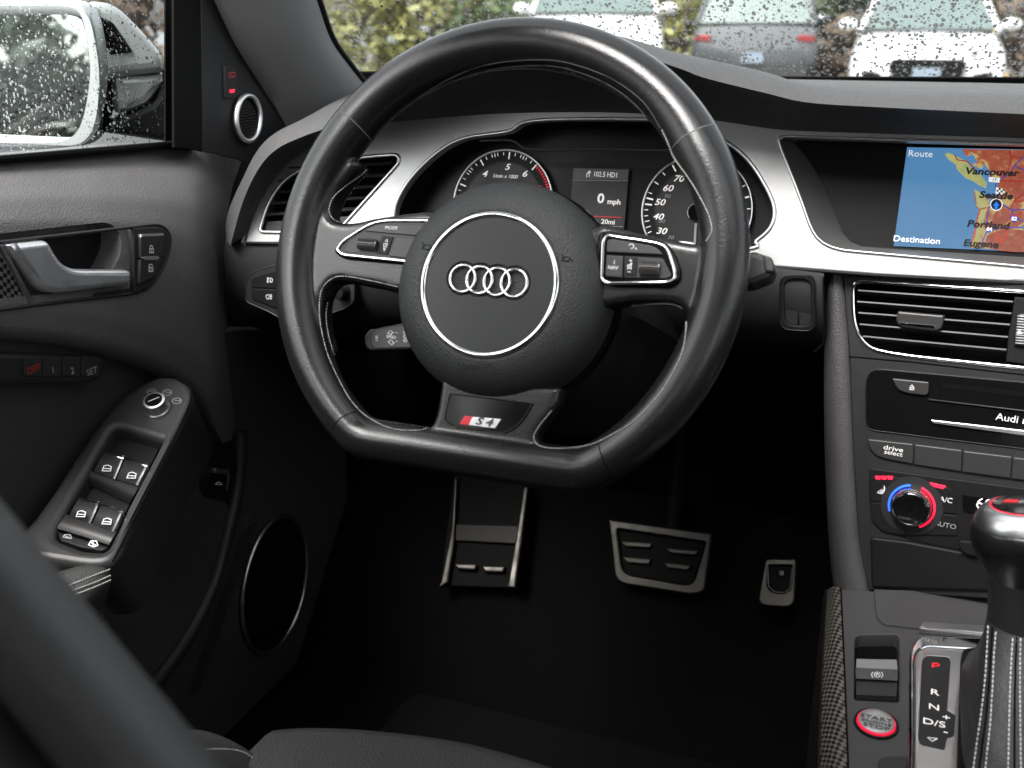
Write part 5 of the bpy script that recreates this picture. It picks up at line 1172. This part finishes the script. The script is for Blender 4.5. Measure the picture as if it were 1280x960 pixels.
# ================================================================ OUTSIDE
pm('white_paint', (.47, .47, .47), .3, coat=.6); pm('grey_paint', (.07, .075, .08), .3, .3, coat=.6); pm('blue_paint', (.16, .20, .26), .3, .3, coat=.6)
pm('car_glass', (.10, .13, .125), .08); pm('tyre', (.015, .015, .015), .8); pm('headlamp', (.22, .23, .24), .1, .6); pm('tail_lamp', (.20, .02, .02), .2); pm('amber', (.8, .25, .02), .3); pm('plate_blue', (.12, .15, .19), .5)
def car(name, label, loc, rot, paint, front=True, H=1.45, Wd=.90, suv=False, lift=0., group='cars parked across the lot'):
    # local: +y is away from the end that faces the camera; the visible end is at y = 0
    c = T(name, label, 'car', loc, group); c.rotation_euler = (0, 0, rot); ROOT[c] = V((0, 0, 0))
    hz = (.98 if not suv else 1.05)+lift
    def ring(y, w, z0, z1, rt=.12):
        return [V((x, y, z)) for x, z in ((-w, z0+.1), (-w-.02, (z0+z1)/2), (-w+.02, z1-rt), (-w+.12, z1-.02), (0, z1), (w-.12, z1-.02), (w-.02, z1-rt), (w+.02, (z0+z1)/2), (w, z0+.1), (w-.15, z0), (-w+.15, z0))]
    st = [(0, Wd-.16, .30, .62), (.05, Wd-.07, .22, .74), (.18, Wd-.02, .20, .82), (.55, Wd, .2, hz-.10), (1.15, Wd, .2, hz), (3.6, Wd, .2, hz+.02), (4.3, Wd-.04, .25, hz-.02), (4.5, Wd-.15, .35, .7)]
    if not front: st = [(0, Wd-.10, .35, .80), (.05, Wd-.04, .3, hz-.02), (.15, Wd, .25, hz), (3.2, Wd, .2, hz), (4.2, Wd-.05, .25, .85), (4.5, Wd-.2, .35, .65)]
    rows = [ring(*s) for s in st]; vs, fs = grid_geo(rows, True); fs += [tuple(range(11))[::-1], tuple(range(len(vs)-11, len(vs)))]
    add('body', vs, fs, paint, c, smooth=40)
    y0, y1, y2, y3 = (1.10, 1.85, 3.3, 4.1) if front else (.08, .45, 2.2, 3.1)
    def cab(y, w, z): return [V((-w, y, z)), V((w, y, z))]
    wb, wt = Wd-.06, Wd-.24
    A_, B_, C_, D_ = cab(y0, wb, hz-.02), cab(y1, wt, H-.04), cab(y2, wt, H), cab(y3, wb, hz-.02)
    add('roof', B_+C_+[V((-wt-.03, y1, H-.08)), V((wt+.03, y1, H-.08)), V((-wt-.03, y2, H-.05)), V((wt+.03, y2, H-.05))], [(0, 1, 3, 2), (0, 2, 6, 4), (1, 5, 7, 3), (0, 4, 5, 1)], paint, c, smooth=0)
    def gl(name, q):
        add(name, q, [(0, 1, 2, 3)], M['car_glass'], c, smooth=0)
    gl('windscreen' if front else 'rear_window', [A_[0]+V((.05, -.005, .03)), A_[1]+V((-.05, -.005, .03)), B_[1]+V((-.04, -.005, -.01)), B_[0]+V((.04, -.005, -.01))])
    for s, i in ((-1, 0), (1, 1)): gl('side_window', [A_[i]+V((0, .1, .03)), B_[i]+V((0, .05, -.05)), C_[i]+V((0, -.05, -.05)), D_[i]+V((0, -.1, .03))])
    gl('rear_window' if front else 'windscreen', [C_[0], C_[1], D_[1], D_[0]])
    for i in (0, 1):
        add('roof_post', *sweep_geo([A_[i], B_[i]], .045, ref=(1, 0, 0), n=8), paint, c); add('roof_post', *sweep_geo([D_[i], C_[i]], .05, ref=(1, 0, 0), n=8), paint, c)
    pf = Pl((0, 0, .6), (0, -1, .12))
    if front:
        plate('grille', M['black'], c, pf, rnd([(-.40, .05), (.40, .05), (.44, -.02), (.34, -.27), (-.34, -.27), (-.44, -.02)], .03), px=False, h=.075, th=.12, bev=.01)
        plate('licence_plate', M['plate_blue'], c, pf, rnd([(-.16, -.05), (.16, -.05), (.16, -.2), (-.16, -.2)], .01), px=False, h=.09, th=.02, bev=.002)
        for s in (-1, 1):
            plate('headlight', M['headlamp'], c, Pl((s*.62, .10, .70), (s*.35, -1, .35)), rnd([(-.17, .05), (.17, .08), (.19, -.03), (-.14, -.06)] if s > 0 else [(-.17, .08), (.17, .05), (.14, -.06), (-.19, -.03)], .02), px=False, h=.03, th=.08, bev=.01)
            plate('bumper_vent', M['black'], c, pf, rnd([(s*.52, -.12), (s*.74, -.08), (s*.72, -.24), (s*.5, -.26)], .02), px=False, h=.03, th=.1, bev=.006)
    else:
        plate('licence_plate', M['plate_blue'], c, pf, rnd([(-.16, .05), (.16, .05), (.16, -.1), (-.16, -.1)], .01), px=False, h=.035, th=.03, bev=.002)
        plate('bumper', M['tyre'], c, pf, rnd([(-.80, -.16), (.80, -.16), (.78, -.34), (-.78, -.34)], .04), px=False, h=.05, th=.1, bev=.02)
        for s in (-1, 1): plate('tail_light', M['tail_lamp'], c, Pl((s*(Wd-.17), .02, .84), (s*.3, -1, .05)), rnd([(-.12, .05), (.12, .05), (.12, -.05), (-.12, -.03)], .02), px=False, h=.04, th=.08, bev=.01)
    for s in (-1, 1):
        mq = add('wing_mirror', *grid_geo([[V((s*(Wd+.10), (1.35 if front else 2.9), hz+.07))+V((.13*math.cos(a*.785)*k, (.05 if k else .05), .08*math.sin(a*.785)*k)) if k else V((s*(Wd+.10), (1.35 if front else 2.9)+.0, hz+.07)) for a in range(8)] for k in (0, 1)], True), paint, c)
        for yy in (.80, 3.6):
            pw = Pl((s*(Wd-.02), yy, .33), (s, 0, 0)); t_ = lathe('wheel', [(.33, -.2), (.33, .0), (.31, .03), (.22, .035)], pw, 0, 0, M['tyre'], c, n=28); ROOT[t_] = V((0, 0, 0))
            lathe('rim', [(.22, .03), (.20, .035), (.05, .02), (.001, .02)], pw, 0, 0, M['headlamp'], t_, n=20)
    return c
def at(px, y): d = ray(px, 25); return V((CAM.x+d.x*(y-CAM.y)/d.y, y, 0))
car('parked_car', 'white parked car facing the windscreen at the far right', at(1166, 13.3), R(2), M['white_paint'], True)
car('parked_car', 'grey parked car showing its red tail lights through the rain', at(944, 15.5), R(6), M['grey_paint'], False, H=1.70, suv=True)
wc = car('parked_car', 'white parked car half hidden behind the top of the steering wheel', at(742, 13.2), R(16), M['white_paint'], True, H=1.85, suv=True, lift=.14, Wd=.95)
car('parked_car', 'blue grey parked car beyond the door mirror', V((-9.6, 8.2, 0)), R(80), M['blue_paint'], False, H=1.6, suv=True, group=None)
def leafmat(key, c1, c2):
    m = bpy.data.materials.new(key); m.use_nodes = True; t = m.node_tree; b = t.nodes['Principled BSDF']; oi = t.nodes.new('ShaderNodeTexCoord'); nz = t.nodes.new('ShaderNodeTexNoise'); nz.inputs['Scale'].default_value = 2.2
    mx = t.nodes.new('ShaderNodeMix'); mx.data_type = 'RGBA'; mx.inputs['A'].default_value = (*c1, 1); mx.inputs['B'].default_value = (*c2, 1)
    t.links.new(oi.outputs['Object'], nz.inputs['Vector']); t.links.new(nz.outputs['Fac'], mx.inputs['Factor']); t.links.new(mx.outputs['Result'], b.inputs['Base Color']); b.inputs['Roughness'].default_value = .55
    MAT[key] = m
leafmat('leaf_yellow', (.15, .16, .05), (.28, .26, .09)); leafmat('leaf_green', (.04, .08, .02), (.10, .14, .04)); leafmat('leaf_dark', (.02, .035, .015), (.06, .08, .03)); leafmat('leaf_brown', (.10, .075, .055), (.17, .125, .09)); leafmat('leaf_plum', (.09, .05, .06), (.16, .10, .09))
pm('bark', (.09, .07, .055), .9, bump=('noise', 20, .6, .02))
def plant(name, label, cat, loc, rx, rz, zc_, mat, n=1500, ls=.11, group='shrubs and trees round the parking lot', trunk=True):
    t = T(name, label, cat, loc, group); g = G(); r = random.Random(hash(label) % 999 if False else len(label)*7+int(abs(loc.x)*13))
    clumps = [(V((r.gauss(0, .5)*rx, r.gauss(0, .5)*rx, zc_+r.uniform(-.85, .9)*rz)), r.uniform(.25, .5)*min(rx, rz)) for _ in range(22)]
    for i in range(n):
        c, cr2 = r.choice(clumps); d = V((r.gauss(0, 1), r.gauss(0, 1), r.gauss(0, 1))); d.normalize(); p = loc+c+d*cr2*r.uniform(.5, 1.1)
        if p.z < .05: p.z = .05+r.random()*.3
        a = V((r.gauss(0, 1), r.gauss(0, 1), r.gauss(0, .6))).normalized(); b = a.cross(d)
        if b.length < .1: continue
        b.normalize(); s = ls*r.uniform(.6, 1.4); g.put([p-a*s, p+b*s*.5, p+a*s, p-b*s*.5], [(0, 1, 2, 3)])
    g.add('crown', mat, t, smooth=0)
    g = G(); g.put(*sweep_geo([loc, loc+V((.05, 0, zc_*.5)), loc+V((-.03, .02, zc_))], [.12*rx*.6, .09*rx*.6, .04*rx*.6], ref=(0, 1, 0), n=8))
    for k in range(5):
        c = r.choice(clumps)[0]; g.put(*sweep_geo([loc+V((0, 0, zc_*.5)), loc+V((c.x*.5, c.y*.5, (c.z+zc_*.5)/2+.1)), loc+c], [.05*rx, .035*rx, .015*rx], ref=(.3, 1, .1), n=6))
    g.add('trunk', M['bark'], t)
for px, y, rx, rz, zc_, mt, lab, ct in ((430, 17, 1.3, 1.0, .9, 'leaf_yellow', 'yellow green shrub low behind the windscreen corner', 'shrub'), (510, 19, 1.6, 1.2, 1.1, 'leaf_yellow', 'yellow shrub left of the white parked car', 'shrub'),
    (600, 21, 1.8, 1.2, 1.1, 'leaf_green', 'green shrub left of the wheel top', 'shrub'), (475, 24, 1.8, 1.8, 2.6, 'leaf_plum', 'plum leaved tree behind the yellow shrub', 'tree'),
    (850, 20, 1.2, 1.1, 1.1, 'leaf_yellow', 'yellow green shrub between the white and grey cars', 'shrub'), (700, 27, 2.6, 2.2, 2.6, 'leaf_green', 'green tree behind the left white car', 'tree'),
    (960, 28, 2.6, 2.4, 2.8, 'leaf_brown', 'brown tree behind the grey car', 'tree'), (1048, 20, 1.0, 1.5, 1.5, 'leaf_dark', 'dark evergreen shrub between the grey and right cars', 'shrub'), (1062, 17.5, .5, .6, .5, 'leaf_brown', 'low rust brown bush left of the right white car', 'shrub'),
    (1160, 29, 3.0, 2.2, 2.6, 'leaf_brown', 'broad brown tree behind the right white car', 'tree'), (1275, 17, 1.0, 1.1, 1.0, 'leaf_brown', 'reddish brown shrub right of the right white car', 'shrub'), (1300, 24, 2.2, 1.8, 2.2, 'leaf_green', 'green tree at the far right', 'tree')):
    plant('tree' if ct == 'tree' else 'shrub', lab, ct, at(px, y), rx, rz, zc_, M[mt])
for x, y, rx, rz, zc_, mt, lab in ((-11.5, 13, 2.0, 1.6, 1.8, 'leaf_brown', 'brown tree seen past the door mirror'), (-16, 11, 3.2, 3.0, 3.2, 'leaf_dark', 'dark tree seen above the door mirror'),
    (-2.6, -12, 1.8, 1.3, 1.4, 'leaf_green', 'green shrub nearest the car in the mirror reflection'), (-4.6, -10, 2.0, 1.4, 1.5, 'leaf_dark', 'dark bush at the left edge of the mirror reflection'), (-8, -9, 2.4, 1.7, 1.9, 'leaf_dark', 'dark broad bush far left in the mirror reflection'), (-.8, -15, 2.0, 1.3, 1.5, 'leaf_dark', 'dark tree reflected in the middle of the mirror'), (-11, -11, 2.2, 1.6, 1.8, 'leaf_dark', 'dark tree reflected on the left of the mirror'), (-6, -13, 2.0, 1.8, 2.0, 'leaf_green', 'green tree reflected far back in the mirror')):
    plant('tree', lab, 'tree', V((x, y, 0)), rx, rz*(.62 if y < 0 else 1), zc_*(.6 if y < 0 else 1), M[mt], n=2600, ls=.13)
pm('yellow_paint', (.75, .42, .04), .5)
for (x0, y0_, x1, y1_, lab) in ((1085, -25, 1113, 14, 'yellow leaning pole left of the right white car'), (1222, -20, 1250, 78, 'yellow leaning pole right of the right white car')):
    a, b = P(x0, y0_, y=15.3), P(x1, y1_, y=15.2)
    b2 = a+(b-a)*((a.z-0)/(a.z-b.z)); t = T('marker_pole', lab, 'pole', V((b2.x, b2.y, 0)), 'yellow poles'); tube('pole', [a, a.lerp(b2, .5), b2], .045, M['yellow_paint'], t, ref=(0, 1, 0))
    lathe('foot', [(.12, 0), (.12, .03), (.05, .04)], Pl((b2.x, b2.y, 0), (0, 0, 1), (0, 1, 0)), 0, 0, M['yellow_paint'], t, n=16)
bpy.context.view_layer.update()
